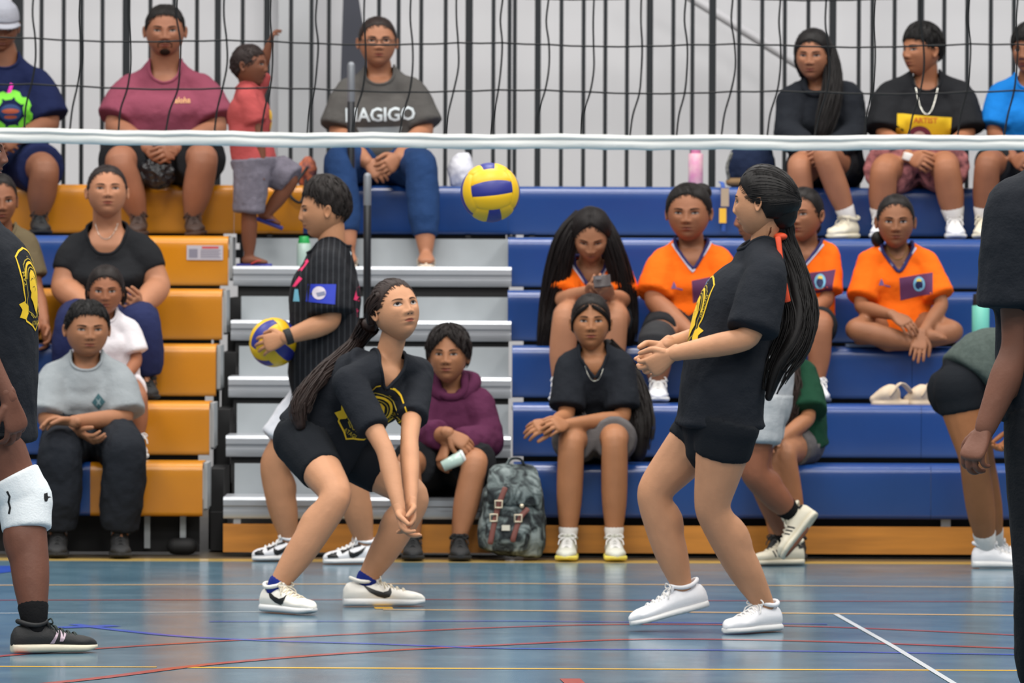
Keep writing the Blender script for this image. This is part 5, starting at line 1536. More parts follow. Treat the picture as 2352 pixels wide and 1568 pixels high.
# girl in olive behind the left player
R8 = person(seat=ZR(2), label='person in an olive t-shirt sitting behind the nearest player at the left edge', Y0=YR(2) + .1,
    J=dict(hd=(-4, 462, -.05), nk=(4, 532, 0), sha=(-56, 565, 0), shb=(56, 562, 0), hpa=(-20, 745, .05), hpb=(30, 745, .05),
         ela=(-70, 660, -.05), wra=(-30, 740, -.3), elb=(82, 668, -.05), wrb=(102, 748, -.25),
         **seat_legs((-45, 770), (60, 770), (-40, 905), (55, 905), ZR(1), -.40, -.36)),
    skin_rgb=(140, 90, 64), k=.98, tor=(.15, .13, .14, .11), fr=0, head=dict(yaw=15, pitch=-2), hair=dict(**FR_H), arms=(1.0, 1),
    shirt=dict(mat=c_olive, sleeve=.7, loose=.014, hem=-.05, flare=.015), bottom=dict(mat=c_black2, leg=.6, loose=.012, rise=4),
    hands=[('b', 108, 775, -.28, (-.6, -.4, 0), dict(curl=.4, thumb=-1))], feet=dict(a=dict(mats=[s_blk] * 3), b=dict(mats=[s_blk] * 3)))

# ------------------------------------------------------------------ volleyballs
vb_y = mat('ball_yellow', (226, 180, 16), rough=.45, bump=.0004, bump_scale=400); vb_b = mat('ball_blue', (38, 44, 128), rough=.45); vb_w = mat('ball_white', (216, 218, 224), rough=.45)
def volleyball(label, c, r, rot, name='volleyball'):
    """eighteen panels in six swirled groups, yellow and blue"""
    root = thing(name, label, 'volleyball', c - np.array([0, 0, r]))
    n = 20
    parts = {0: MB(), 1: MB(), 2: MB()}
    R = Matrix.Rotation(rot[2], 3, 'Z') @ Matrix.Rotation(rot[1], 3, 'Y') @ Matrix.Rotation(rot[0], 3, 'X'); R = np.array(R)
    axes = [np.eye(3)[[0, 1, 2]], np.eye(3)[[1, 2, 0]], np.eye(3)[[2, 0, 1]]]
    for ax in range(3):
        for sg in (-1, 1):
            A = axes[ax]; N, U, V_ = A[0] * sg, A[1], A[2]
            for strip in range(3):
                V = []; u0, u1 = -1 + strip * 2 / 3, -1 + (strip + 1) * 2 / 3
                for i in range(9):
                    for j in range(n + 1):
                        u = u0 + (u1 - u0) * (i / 8); v = -1 + 2 * j / n
                        d = nrm(N + U * math.tan(u * .7854) + V_ * math.tan(v * .7854))
                        edge = min(i / 8, 1 - i / 8, ) * 8
                        e2 = min(j, n - j)
                        rr = r * (1 - .018 * math.exp(-edge * 1.6) - .018 * math.exp(-e2 * 1.2))
                        # swirl
                        V.append(c + R @ (d * rr))
                fs = [(i * (n + 1) + j, (i + 1) * (n + 1) + j, (i + 1) * (n + 1) + j + 1, i * (n + 1) + j + 1) for i in range(8) for j in range(n)]
                k_ = 1 if strip == 1 else 0
                parts[k_].add(V, fs)
    put('yellow_panels', parts[0], root, mats=[vb_y]); put('blue_panels', parts[1], root, mats=[vb_b])
    return root
bc = P(1126, 442, 23.2)
volleyball('yellow and blue volleyball in the air before the blue top row', bc, .105 * 1.06, (-.15, -.12, .1))
ball2 = P(629, 786, 25.06)
volleyball('yellow and blue volleyball held low by the person in the striped black jersey', ball2, .100, (.5, .5, .9))

# ------------------------------------------------------------------ boy with the ball
c_pin = cloth('jersey_pinstripe', (30, 31, 34)); nt = c_pin.node_tree
tc = nt.nodes.new('ShaderNodeTexCoord'); wv = nt.nodes.new('ShaderNodeTexWave'); wv.wave_type = 'BANDS'; wv.bands_direction = 'X'; wv.inputs['Scale'].default_value = 14; wv.inputs['Distortion'].default_value = .3
rp = nt.nodes.new('ShaderNodeMapRange'); rp.inputs[1].default_value = .80; rp.inputs[2].default_value = .95; mx = nt.nodes.new('ShaderNodeMix'); mx.data_type = 'RGBA'
mx.inputs[6].default_value = lin((28, 29, 33)); mx.inputs[7].default_value = lin((52, 54, 58))
nt.links.new(tc.outputs['Object'], wv.inputs[0]); nt.links.new(wv.outputs[0], rp.inputs[0]); nt.links.new(rp.outputs[0], mx.inputs[0]); nt.links.new(mx.outputs[2], nt.nodes['Principled BSDF'].inputs['Base Color'])
dunk = [('toe_panel', [[(.26, -.020), (.44, -.022), (.47, .0), (.40, .012), (.30, .020), (.20, .030), (.20, .022), (.30, -.004)]], s_logo, .0018),
        ('heel_panel', [[(-.46, -.018), (-.30, -.018), (-.26, .010), (-.38, .034), (-.47, .036)]], s_logo, .0018),
        ('eyelet_panel', [[(-.16, .040), (.02, .036), (.22, .008), (.20, -.004), (.02, .018), (-.14, .026)]], s_logo, .0018),
        ('swoosh', [[(x * .9 + .02, y - .004) for x, y in SWOOSH]], s_logo, .0024)]
R12 = person('person holding a ball in profile, black striped jersey with pink print and blue sleeve patch', 25.15,
    dict(hd=(746, 484, 0), nk=(762, 578, .0), sha=(752, 612, -.17), shb=(758, 606, .17), hpa=(764, 905, -.10), hpb=(760, 905, .10),
         ela=(762, 738, -.22), wra=(656, 775, -.25), elb=(742, 735, .14), wrb=(676, 798, .06),
         kna=(800, 1075, -.16), ana=(838, 1218, -.08), knb=(628, 1062, .06), anb=(650, 1212, .08),
         hea=('f', 872, 1293), toa=('f', 742, 1294), heb=('f', 696, 1287), tob=('f', 578, 1287)),
    (180, 128, 94), k=1.02, tor=(.155, .145, .150, .118), fr=-88, head=dict(yaw=-84, pitch=-2, roll=0, open=.004, nose=.85, wide=1.0, size=1.02), arms=(1.12, 1), legs=(1.08, 1.1), bend=.02, belly=1.15, neck_r=.056,
    hair=dict(rgb=(34, 28, 26), thick=(.003, .034, .010), line=[.058, .054, .044, .016, .004, -.03, -.048], messy=.0022, fade=.02),
    shirt=dict(mat=c_pin, sleeve=.84, loose=.024, hem=.02, nw=.064, nd=.02, flare=.03, hemw=.02, name='jersey'),
    bottom=dict(mat=c_wshort, leg=.78, loose=.03, flare=.02, rise=4, wr=.012),
    hands=[('a', 614, 788, -.235, (.1, .9, -.2), dict(curl=.32, thumb=-1, spread=.12)), ('b', 660, 812, -.0, (-.9, -.2, .3), dict(curl=.3, thumb=1))],
    feet=dict(a=dict(mats=[s_white, s_sole, s_lace], kind='flat', logo=dict(shapes=dunk)), b=dict(mats=[s_white, s_sole, s_lace], kind='flat', logo=dict(shapes=dunk))))
def cam_patch(res, px_poly, Y, m_, name, part='shirt', off=.003, e=.02):
    """print lying on a garment where the photograph shows it"""
    O = P(*np.mean(px_poly, 0), Y); X = np.array([1.0, 0, 0]); Z = np.array([0, 0, 1.0])
    q = [((x - np.mean(px_poly, 0)[0]) * Y / F, -(y - np.mean(px_poly, 0)[1]) * Y / F) for x, y in px_poly]
    mb = MB(); lay_poly(mb, q, O, X, Z, res[part + '_bvh'], off, 0, e, .5)
    if mb.f: put(name, mb, res[part], mats=[m_])
pk = mat('print_pink', (226, 46, 104), rough=.8)
cam_patch(R12, [(708, 652), (774, 652), (772, 698), (702, 692)], 25.0, mat('patch_blue', (24, 48, 170), rough=.7), 'sleeve_patch')
cam_patch(R12, ellipse(735, 672, 16, 15), 25.0, mat('patch_emblem', (206, 196, 206), rough=.7), 'patch_emblem', off=.005)
cam_patch(R12, [(728, 672), (748, 668), (750, 676), (732, 680)], 25.0, mat('patch_grey', (120, 124, 150), rough=.7), 'patch_emblem', off=.007)
cam_patch(R12, [(700, 588), (708, 600), (692, 622), (682, 622)], 25.0, pk, 'number_print'); cam_patch(R12, [(686, 634), (694, 640), (678, 658), (670, 658)], 25.0, pk, 'number_print')
cam_patch(R12, [(676, 664), (684, 664), (688, 692), (672, 692)], 25.0, mat('print_sky', (110, 176, 200), rough=.7), 'front_print')
cam_patch(R12, [(815, 612), (836, 612), (838, 640), (814, 640)], 25.0, pk, 'number_print'); cam_patch(R12, [(822, 650), (840, 660), (824, 692), (812, 688)], 25.0, pk, 'number_print'); cam_patch(R12, [(818, 708), (836, 708), (838, 728), (820, 728)], 25.0, pk, 'number_print')
cam_patch(R12, [(802, 576), (812, 574), (818, 594), (808, 598)], 25.0, pw, 'name_print')
bm_ = MB(); p_ = R12['p']; d_ = nrm(p_['wra'] - p_['ela']); bm_.tube([p_['wra'] - d_ * .022, p_['wra'] - d_ * .002], .033, n=18, cb=.2); put('wristband', bm_, R12['root'], mats=[s_blk])

# ------------------------------------------------------------------ boy in the plum hoodie
R13 = person('person in a plum hoodie sitting on the aisle steps holding a clear cup', 25.78,
    dict(hd=(1030, 818, -.06), nk=(1036, 894, 0), sha=(985, 928, 0), shb=(1088, 926, 0), hpa=(1000, 1075, .05), hpb=(1065, 1075, .05),
         ela=(956, 1008, -.12), wra=(1030, 995, -.34), elb=(1125, 1015, -.08), wrb=(1028, 1018, -.30),
         **seat_legs((935, 1062), (1092, 1058), (950, 1222), (1056, 1222), .004, -.36, -.38, (0, 4), .22)),
    (164, 112, 80), k=.98, tor=(.15, .14, .148, .115), fr=2, head=dict(yaw=-6, pitch=4, wide=.98, open=.0042, smile=.6), arms=(1.15, 1), legs=(.98, 1),
    hair=dict(rgb=(28, 21, 20), thick=(.018, .026, .018), line=[.074, .036, .006, -.012, -.020, -.04, -.05], messy=.0035, fade=.02, lift=.007),
    shirt=dict(mat=c_plum, sleeve=1.72, loose=.026, hem=-.10, nw=.058, nd=.03, flare=.004, name='hoodie', wr=.02, cr=.018),
    bottom=dict(mat=c_black2, leg=.80, loose=.025, flare=.01, rise=4),
    hands=[('a', 1090, 1030, -.36, (.2, .6, -.7), dict(curl=.3, thumb=-1)), ('b', 1012, 1058, -.34, (.6, .5, .2), dict(curl=.6, thumb=-1))],
    feet=dict(a=dict(mats=[s_blk] * 3), b=dict(mats=[s_blk] * 3)))
chest_text(R13, 'Nani', -.085, .150, .030, pw); chest_poly(R13, ribbon_quads([(-.022, 0), (-.018, .016), (0, .024), (.018, .016), (.022, 0)], .004), -.085, .135, pw, 'print')
hk = MB(); hd_ = R13['hd']; p_ = R13['p']
for a in np.linspace(-2.3, 2.3, 20): pass
pts = [p_['nk'] + p_['lat'] * .098 * math.sin(a) + p_['F'] * (-.075 * math.cos(a) + .0) + p_['sp'] * (.022 - .060 * max(0, -math.cos(a))) for a in np.linspace(-2.7, 2.7, 19)]
hk.tube(pts, [[.026, .030]] * 19, n=12, smooth=2); put('hood', hk, R13['shirt'], mats=[c_plum])
c = P(1040, 1060, 25.42); cup = thing('clear_cup', 'clear plastic cup in the hand of the person in the plum hoodie', 'cup', c)
cm = mat('clear_plastic', (190, 214, 204), rough=.15, spec=.6); ax = nrm(P(1062, 1050, 25.40) - P(1020, 1070, 25.40)); m = MB()
m.tube([c - ax * .045, c + ax * .045], [.022, .030], n=20, cb=.05); put('cup_body', m, cup, mats=[cm])
m = MB(); m.tube([c + ax * .044, c + ax * .052], .032, n=20, cb=.1); put('lid', m, cup, mats=[mat('lid_white', (220, 226, 224), rough=.3)])

# ------------------------------------------------------------------ camouflage backpack on the floor
camo = bpy.data.materials.new('camouflage'); camo.use_nodes = True; nt = camo.node_tree; b = nt.nodes['Principled BSDF']; b.inputs['Roughness'].default_value = .75; b.inputs['Specular IOR Level'].default_value = .25
tc = nt.nodes.new('ShaderNodeTexCoord'); tx = nt.nodes.new('ShaderNodeTexNoise'); tx.inputs['Scale'].default_value = 17; tx.inputs['Detail'].default_value = 3; tx.inputs['Distortion'].default_value = 1.2
rp = nt.nodes.new('ShaderNodeValToRGB'); rp.color_ramp.interpolation = 'LINEAR'
els = rp.color_ramp.elements; els[0].position = .34; els[0].color = lin((26, 29, 32)); els[1].position = .66; els[1].color = lin((128, 138, 138))
e = els.new(.44); e.color = lin((50, 56, 58)); e = els.new(.54); e.color = lin((92, 102, 102))
nt.links.new(tc.outputs['Object'], tx.inputs[0]); nt.links.new(tx.outputs[0], rp.inputs[0]); nt.links.new(rp.outputs[0], b.inputs['Base Color'])
bY = 25.40
def pb(px, py, dy=0): return P(px, py, bY + dy)
c0 = PF(1178, 1284, .004); bp = thing('backpack', 'grey camouflage backpack with brown leather straps standing on the floor', 'backpack', (c0[0], bY, .004))
m = MB(); z0 = .012; X0 = pb(1178, 1200)[0]
m.tube([(X0 - .01, bY, z0 + .05), (X0 - .005, bY, .10), (X0, bY, .20), (X0 + .002, bY, .29), (X0, bY, .345)], [[.135, .085], [.140, .095], [.130, .090], [.118, .078], [.09, .055]], ref=(1, 0, 0), n=28, smooth=4, ex=3, cb=.5)
put('bag_body', remesh(m, .008, 3, .5, .016, .06), bp, mats=[camo])
m = MB(); m.tube([(X0 - .02, bY - .088, .05), (X0 - .02, bY - .100, .11), (X0 - .02, bY - .090, .175)], [[.085, .02], [.092, .028], [.088, .018]], ref=(1, 0, 0), n=24, smooth=4, ex=3, cb=.4); put('front_pocket', remesh(m, .006, 3, .5, .01, .05), bp, mats=[camo])
m = MB(); m.tube([(X0 + .005, bY - .078, .235), (X0 + .005, bY - .080, .29), (X0, bY - .03, .365), (X0, bY + .05, .372)], [[.105, .02], [.112, .022], [.098, .022], [.08, .02]], ref=(1, 0, 0), n=24, smooth=4, ex=3, cb=.4); put('flap', remesh(m, .006, 3, .5, .012, .05), bp, mats=[camo])
lea = mat('leather_brown', (112, 62, 54), rough=.6); brass = mat('buckle_metal', (206, 194, 170), rough=.35, metal=.5)
for x0, x1, zt, zb in ((-.062, -.088, .30, .075), (.030, .004, .215, .085)):
    m = MB(); m.tube([(X0 + x0 + .03, bY - .108, zt), (X0 + x0, bY - .118, (zt + zb) / 2 + .03), (X0 + x1, bY - .130, zb + .02), (X0 + x1 - .004, bY - .128, zb)], [[.011, .004]] * 4, ref=(1, 0, 0), n=10, smooth=4); put('strap', m, bp, mats=[lea])
for x, z in ((-.058, .235), (-.078, .180), (.022, .178)):
    m = MB(); w = .014; cyy = bY - .130
    m.tube([(X0 + x - w, cyy, z - w), (X0 + x + w, cyy, z - w), (X0 + x + w, cyy, z + w), (X0 + x - w, cyy, z + w), (X0 + x - w, cyy, z - w)], .0038, n=8); put('buckle', m, bp, mats=[brass])
m = MB(); m.ball((X0 + .036, bY - .125, .228), (.009, .007, .009)); put('stud', m, bp, mats=[brass])
m = MB(); m.box((X0 - .045, bY - .134, .128), (X0 - .012, bY - .127, .150)); put('patch', m, bp, mats=[mat('patch_cream', (206, 200, 184), rough=.7)], smooth=False)
m = MB(); m.tube([(X0 - .03, bY - .02, .38), (X0 - .01, bY - .03, .415), (X0 + .03, bY - .03, .415), (X0 + .05, bY - .02, .38)], [[.010, .005]] * 4, n=8, smooth=4); put('top_handle', m, bp, mats=[camo])

# ------------------------------------------------------------------ right bank, from the floor up
SHK = dict(sleeve=.62, loose=.016, hem=-.08)
R18 = person(seat=ZR(0), label='person in a black t-shirt and grey shorts sitting low, pale trainers with yellow soles', Y0=25.82,
    J=dict(hd=(1357, 742, -.10), nk=(1364, 818, -.06), sha=(1312, 842, -.08), shb=(1420, 840, -.06), hpa=(1335, 1035, .05), hpb=(1405, 1035, .05),
         ela=(1300, 958, -.16), wra=(1270, 972, -.42), elb=(1432, 962, -.14), wrb=(1300, 975, -.40),
         **seat_legs((1312, 1010), (1412, 1005), (1307, 1205), (1412, 1205), .004, -.40, -.38, (-6, 6), .24)),
    skin_rgb=(160, 108, 74), k=.98, tor=(.145, .13, .140, .11), fr=0, head=dict(yaw=0, pitch=4, wide=.98, open=.0044, smile=.3), arms=(.98, 1), legs=(.98, 1), bend=-.05,
    hair=dict(rgb=HB, thick=(.006, .012, .010), line=[.068, .058, .034, -.020, -.040, -.06, -.07], locks=[dict(g=[(.012, .088, .068), (.050, .072, .040), (.074, .030, .0), (.078, .02, -.04)], r=[.004, .007, .008, .003], n=16, seed=8), dict(g=[(-.004, .088, .068), (-.048, .072, .040), (-.074, .030, .0), (-.078, .02, -.04)], r=[.004, .007, .008, .003], n=16, seed=9),
        dict(g=[(1395, 790, -.02), (1440, 850, .02), (1462, 920, -.04), (1470, 985, -.10), (1462, 1050, -.12)], r=[.03, .045, .060, .065, .05], n=110, t=.004, wave=.002)]),
    shirt=dict(mat=c_black, nw=.060, nd=.085, neck='v', flare=.022, sleeve=.80, loose=.02, hem=-.06, hemw=.01),
    bottom=dict(mat=c_gshort, leg=.80, loose=.016, flare=.01, rise=4), socks=dict(mat=c_sock_w, t=1.91),
    hands=[('a', 1232, 980, -.46, (.1, .8, -.5), dict(curl=.4, thumb=1)), ('b', 1262, 976, -.50, (.0, .9, -.4), dict(curl=.45, thumb=-1))],
    feet=dict(a=dict(mats=[s_palegrey, s_yel, s_lace]), b=dict(mats=[s_palegrey, s_yel, s_lace])))
chain(R18, .050, .08, silver, .0014)
chest_text(R18, '&', -.06, .165, .05, mat('print_faint', (92, 94, 100), rough=.8))

J_or = dict(nw=.070, nd=.085, neck='v', trim=c_navytrim, cr=.008, flare=.022, sleeve=.80, loose=.018, hem=-.08, wr=.012, name='jersey', mat=c_orange)
def jersey(res, badge=True, side=1):
    """white edge inside the collar, maker's mark, gradient patch and round badge"""
    p = res['p']
    if badge:
        chest_poly(res, [[(-.075, .038), (.070, .060), (.065, -.030), (-.070, -.060)]], -.075, .095, mat('patch_purple', (92, 44, 84), rough=.8), 'chest_patch', .002)
        chest_poly(res, [ellipse(0, 0, .025, .032)], -.085, .085, mat('badge_sky', (120, 184, 216), rough=.7), 'badge', .004)
        chest_poly(res, [ellipse(0, -.004, .016, .019)], -.085, .085, mat('badge_navy', (28, 36, 80), rough=.7), 'badge', .0055)
        chest_poly(res, [[(-.012, .012), (.012, .012), (.008, .024), (-.008, .024)]], -.085, .085, mat('badge_yellow', (232, 206, 90), rough=.7), 'badge', .0062)
    chest_poly(res, [[(-.014, -.012), (-.002, .016), (.004, .004), (.010, -.014)], [(.012, -.010), (.036, -.016), (.034, -.022), (.012, -.016)]], .075, .075, mat('mark_lilac', (110, 90, 140), rough=.8), 'maker_mark', .002)
    nk = p['nk']; k = p['k']; mb = MB(); pts = []
    for t in np.linspace(-1, 1, 21):
        x = .080 * k * t; q = nk + p['lat'] * x - p['sp'] * ((.085 + .020) * k * (1 - abs(t)) + .004)
        h = res['shirt_bvh'].ray_cast(Vector(q + p['F'] * .3), Vector(-p['F']))
        if h[0] is not None: pts.append(np.array(h[0]) + p['F'] * .002)
    if len(pts) > 5: mb.tube(pts, .0055, n=8); put('collar_edge', mb, res['shirt'], mats=[c_whitetrim])

R14 = person(seat=ZR(2), label='person with very long loose dark hair in an orange jersey looking down at a phone', Y0=YR(2),
    J=dict(hd=(1358, 540, -.14), nk=(1356, 610, -.04), sha=(1300, 628, -.02), shb=(1418, 628, -.02), hpa=(1325, 770, .05), hpb=(1398, 770, .05),
         ela=(1290, 690, -.14), wra=(1352, 668, -.36), elb=(1432, 690, -.12), wrb=(1402, 678, -.36),
         **seat_legs((1300, 722), (1412, 722), (1286, 905), (1402, 905), ZR(1), -.38, -.36, (0, 0))),
    skin_rgb=(168, 116, 86), k=.98, tor=(.145, .13, .140, .11), fr=0, head=dict(yaw=-2, pitch=-30, wide=1.0, open=.003), arms=(1.0, 1), legs=(1.05, 1), bend=-.06,
    hair=dict(rgb=(24, 18, 18), thick=(.012, .014, .014), line=[.074, .056, .020, -.04, -.06, -.07, -.08], comb=.0008, locks=[
        dict(g=[(1336, 492, -.12), (1302, 545, -.14), (1282, 620, -.12), (1266, 700, -.10), (1256, 770, -.12), (1244, 825, -.12)], r=[.030, .050, .058, .052, .044, .030], n=150, t=.004, seed=2),
        dict(g=[(1372, 492, -.12), (1400, 550, -.14), (1424, 620, -.12), (1438, 700, -.10), (1442, 765, -.12), (1440, 800, -.12)], r=[.030, .046, .052, .052, .044, .030], n=150, t=.004, seed=3),
        dict(g=[(1355, 500, .02), (1355, 560, .06), (1355, 640, .10)], r=[.07, .09, .10], n=20)]),
    shirt=dict(J_or), bottom=dict(mat=c_black2, leg=.5, loose=.01, rise=4),
    hands=[('a', 1376, 655, -.46, (.5, -.3, .8), dict(curl=.55, thumb=-1)), ('b', 1384, 658, -.46, (-.6, -.3, .7), dict(curl=.5, thumb=1))],
    feet=dict(a=dict(mats=[s_white, s_sole, s_lace]), b=dict(mats=[s_white, s_sole, s_lace])))
jersey(R14, False)
c = P(1383, 646, YR(2) - .50); ph = thing('phone', 'dark phone held up in both hands by the person with very long hair', 'phone', c)
m = MB(); m.tube([c - [.036, 0, .004], c + [.036, 0, .004]], [[.030, .005]] * 2, ref=(0, .5, .8), n=16, ex=6, cb=.1); put('case', m, ph, mats=[mat('phone_case', (40, 28, 30), rough=.4)])
m = MB(); m.box((c[0] - .030, c[1] - .012, c[2] + .008), (c[0] - .004, c[1] - .006, c[2] + .022)); put('camera_bump', m, ph, mats=[mat('phone_lens', (120, 116, 120), rough=.3)], smooth=False)

R15 = person(seat=ZR(2), label='person with bun, orange jersey and black knee pad on the blue bleachers', Y0=YR(2) - .02,
    J=dict(hd=(1582, 490, -.08), nk=(1588, 566, 0), sha=(1528, 604, 0), shb=(1644, 600, 0), hpa=(1548, 765, .05), hpb=(1628, 765, .05),
         ela=(1500, 690, -.10), wra=(1590, 768, -.34), elb=(1672, 690, -.06), wrb=(1620, 770, -.30),
         **seat_legs((1506, 782), (1640, 780), (1512, 905), (1618, 905), ZR(1), -.40, -.34, (0, 0))),
    skin_rgb=(152, 100, 72), k=1.02, tor=(.165, .16, .155, .13), fr=0, head=dict(yaw=-8, pitch=-2, wide=1.12, jaw=1.15, open=.0042, size=1.04), arms=(1.2, 1), legs=(1.1, 1.1), belly=1.1, neck_r=.054,
    hair=dict(rgb=HB, thick=(.009, .016, .012), line=[.072, .064, .044, -.006, -.022, -.05, -.060], wide=1.12, tie=(.4, -.6, .7), balls=[((-.045, -.06, .085), (.045, .04, .04))], comb=.0008),
    shirt=dict(J_or, sleeve=.85), bottom=dict(mat=c_black2, leg=.75, loose=.014, rise=4),
    hands=[('a', 1625, 790, -.40, (.3, .5, -.8), dict(curl=.4))],
    feet=dict(a=dict(mats=[s_white, s_sole, s_lace]), b=dict(mats=[s_white, s_sole, s_lace])))
jersey(R15)
def knee_pad(res, sd, rgb, w=.066, name='knee_pad'):
    p = res['p']; kn = p['kn' + sd]; up = nrm(p['hp' + sd] - kn); dn = nrm(p['an' + sd] - kn); out = nrm(-(up + dn)); m = MB()
    k_ = p['k']
    m.tube([kn + up * .075 * k_, kn + up * .03, kn + out * .004, kn + dn * .04, kn + dn * .09 * k_], np.array([w * 1.08, w * 1.06, w * 1.04, w, w * .95]) * k_, n=20, smooth=3, cb=.1)
    m.ball(kn + out * .020 + dn * .01, (.058 * k_, .055 * k_, .066 * k_))
    me = remesh(m, .006, 4, .5)
    return put(name, me, res['root'], mats=[cloth('knee_pad_%d' % rgb[0], rgb, bump2=.004)])
knee_pad(R15, 'a', (52, 52, 54), .072)

R16 = person(seat=ZR(2), label='person in an orange jersey half hidden by the long ponytail, one white shoe forward', Y0=YR(2) - .02,
    J=dict(hd=(1846, 494, -.06), nk=(1852, 566, 0), sha=(1800, 592, 0), shb=(1896, 588, 0), hpa=(1810, 765, .05), hpb=(1872, 765, .05),
         ela=(1790, 690, -.10), wra=(1830, 745, -.34), elb=(1900, 690, -.06), wrb=(1852, 720, -.30),
         **seat_legs((1800, 745), (1886, 742), (1800, 880), (1878, 868), ZR(1), -.38, -.36, (0, 6))),
    skin_rgb=(150, 98, 70), k=.96, tor=(.135, .12, .130, .10), fr=-10, head=dict(yaw=-26, pitch=0, open=.0045), arms=(.92, 1), legs=(.92, 1),
    hair=dict(**FR_H, balls=[((-.01, -.095, -.05), (.03, .03, .035))]), shirt=dict(J_or), bottom=dict(mat=c_black2, leg=.7, loose=.012, rise=4),
    feet=dict(a=dict(mats=[s_white, s_sole, s_lace]), b=dict(mats=[s_white, mat('sole_slate', (84, 92, 106), rough=.6), s_lace], w=1.1)))
jersey(R16)

Lb = YR(2) + .02
R17 = person(seat=ZR(2), label='person in an orange jersey sitting cross-legged on the blue bleachers', Y0=Lb,
    J=dict(hd=(2057, 510, -.08), nk=(2060, 578, 0), sha=(2002, 604, 0), shb=(2122, 604, 0), hpa=(2030, 760, .02), hpb=(2096, 760, .02),
         ela=(1975, 705, -.10), wra=(2052, 724, -.32), elb=(2165, 700, -.08), wrb=(2116, 768, -.34),
         kna=(1960, 757, -.26), ana=(2100, 788, -.34), knb=(2196, 762, -.22), anb=(2040, 792, -.24),
         hea=(2118, 792, -.32), toa=(2180, 790, -.30), heb=(2020, 795, -.22), tob=(1960, 797, -.20)),
    skin_rgb=(142, 94, 66), k=.96, tor=(.140, .125, .135, .10), fr=0, head=dict(yaw=-2, pitch=-2, open=.0052, wide=1.0, mouth=.85), arms=(.90, 1), legs=(.86, 1),
    hair=dict(**FR_H, balls=[((.075, -.05, -.075), (.03, .03, .035))]), shirt=dict(J_or), bottom=dict(mat=c_black2, leg=.35, loose=.01, rise=4),
    hands=[('a', 2090, 748, -.38, (.1, .4, -.8), dict(curl=.3, thumb=1)), ('b', 2108, 805, -.40, (.1, .8, .1), dict(curl=.18, thumb=1))])
jersey(R17)
chain(R17, .048, .05, gold, .0014)
bk = thing('notebook', 'thin grey notebook lying under the knee of the cross-legged person', 'notebook', P(1985, 800, YR(2) - .12))
c = P(1990, 796, YR(2) - .12); m = MB(); m.box((c[0] - .09, c[1] - .06, ZR(2) - .002), (c[0] + .09, c[1] + .06, ZR(2) + .010)); put('cover', m, bk, mats=[mat('book_grey', (96, 112, 140), rough=.6)], smooth=False)

# ------------------------------------------------------------------ person bending over at the right
R23 = person('person bending forward in a dark grey top and tight black shorts, white shoes', 24.75,
    dict(hd=(2455, 905, .0), nk=(2412, 838, 0), sha=(2385, 838, -.16), shb=(2385, 830, .16), hpa=(2205, 895, -.08), hpb=(2212, 890, .09),
         ela=(2368, 925, -.20), wra=(2332, 985, -.16), elb=(2410, 940, .16), wrb=(2380, 1010, .12),
         kna=(2236, 1050, -.08), ana=(2250, 1208, -.04), knb=(2250, 1050, .12), anb=(2290, 1205, .16),
         hea=('f', 2232, 1303), toa=('f', 2352, 1303), heb=('f', 2250, 1296), tob=('f', 2372, 1296)),
    (160, 104, 66), k=.98, tor=(.150, .135, .14, .125), fr=80, head=dict(yaw=90, pitch=-50), hair=dict(**FR_H), arms=(.95, 1), legs=(1.08, 1), bend=-.05,
    shirt=dict(mat=c_heather, sleeve=.7, loose=.02, hem=.18, flare=.02, hemw=.03), bottom=dict(mat=c_short, leg=.30, loose=.006, rise=4, wr=.003), socks=dict(mat=c_sock_w, t=1.86),
    hands=[('a', 2318, 1015, -.15, (-.7, -.4, .2), dict(curl=.7, thumb=1))],
    feet=dict(a=dict(mats=[s_white, s_sole, s_lace]), b=dict(mats=[s_white, s_sole, s_lace])))
m = MB(); a_ = P(2318, 935, 24.6); m.tube([a_ - [.012, 0, .012], a_ + [.012, 0, .012]], .032, n=16, cb=.2); put('wristband', m, R23['root'], mats=[mat('band_orange', (232, 84, 34), rough=.5)])

# ------------------------------------------------------------------ person walking behind the standing player
stripes = [('stripes', [[(-.06 + .07 * i, -.012), (-.03 + .07 * i, -.012), (.03 + .07 * i, .022), (.0 + .07 * i, .022)] for i in range(3)], s_logo, .0018),
           ('heel_panel', [[(-.46, .022), (-.36, .02), (-.36, .045), (-.46, .05)]], s_logo, .0018)]
R24 = person('person striding behind the standing player, pale shorts, cream trainers with black stripes', 24.85,
    dict(hd=(1748, 500, 0), nk=(1752, 590, 0), sha=(1750, 625, -.16), shb=(1752, 622, .16), hpa=(1735, 930, -.09), hpb=(1738, 930, .09),
         ela=(1745, 750, -.20), wra=(1690, 830, -.18), elb=(1760, 750, .18), wrb=(1700, 830, .2),
         kna=(1730, 1085, -.12), ana=(1832, 1168, -.02), knb=(1738, 1070, .08), anb=(1780, 1196, .10),
         hea=(1880, 1180, .0), toa=(1800, 1285, -.02), heb=('f', 1846, 1296), tob=('f', 1728, 1297)),
    (138, 86, 62), k=1.0, tor=(.150, .14, .145, .115), fr=-88, head=dict(yaw=-90, pitch=0), hair=dict(rgb=HB, thick=(.006, .018, .01)), arms=(1, 1), legs=(1.02, 1.1),
    shirt=dict(mat=cloth('cloth_pale_print', (176, 178, 182)), sleeve=.8, loose=.02, hem=.05, flare=.02), bottom=dict(mat=c_pale, leg=.55, loose=.022, flare=.01, rise=4), socks=dict(mat=c_sock_b, t=1.84),
    feet=dict(a=dict(mats=[s_cream] * 3, kind='flat', up=(-.8, 0, -.6), logo=dict(shapes=stripes)), b=dict(mats=[s_cream] * 3, kind='flat', logo=dict(shapes=stripes))))

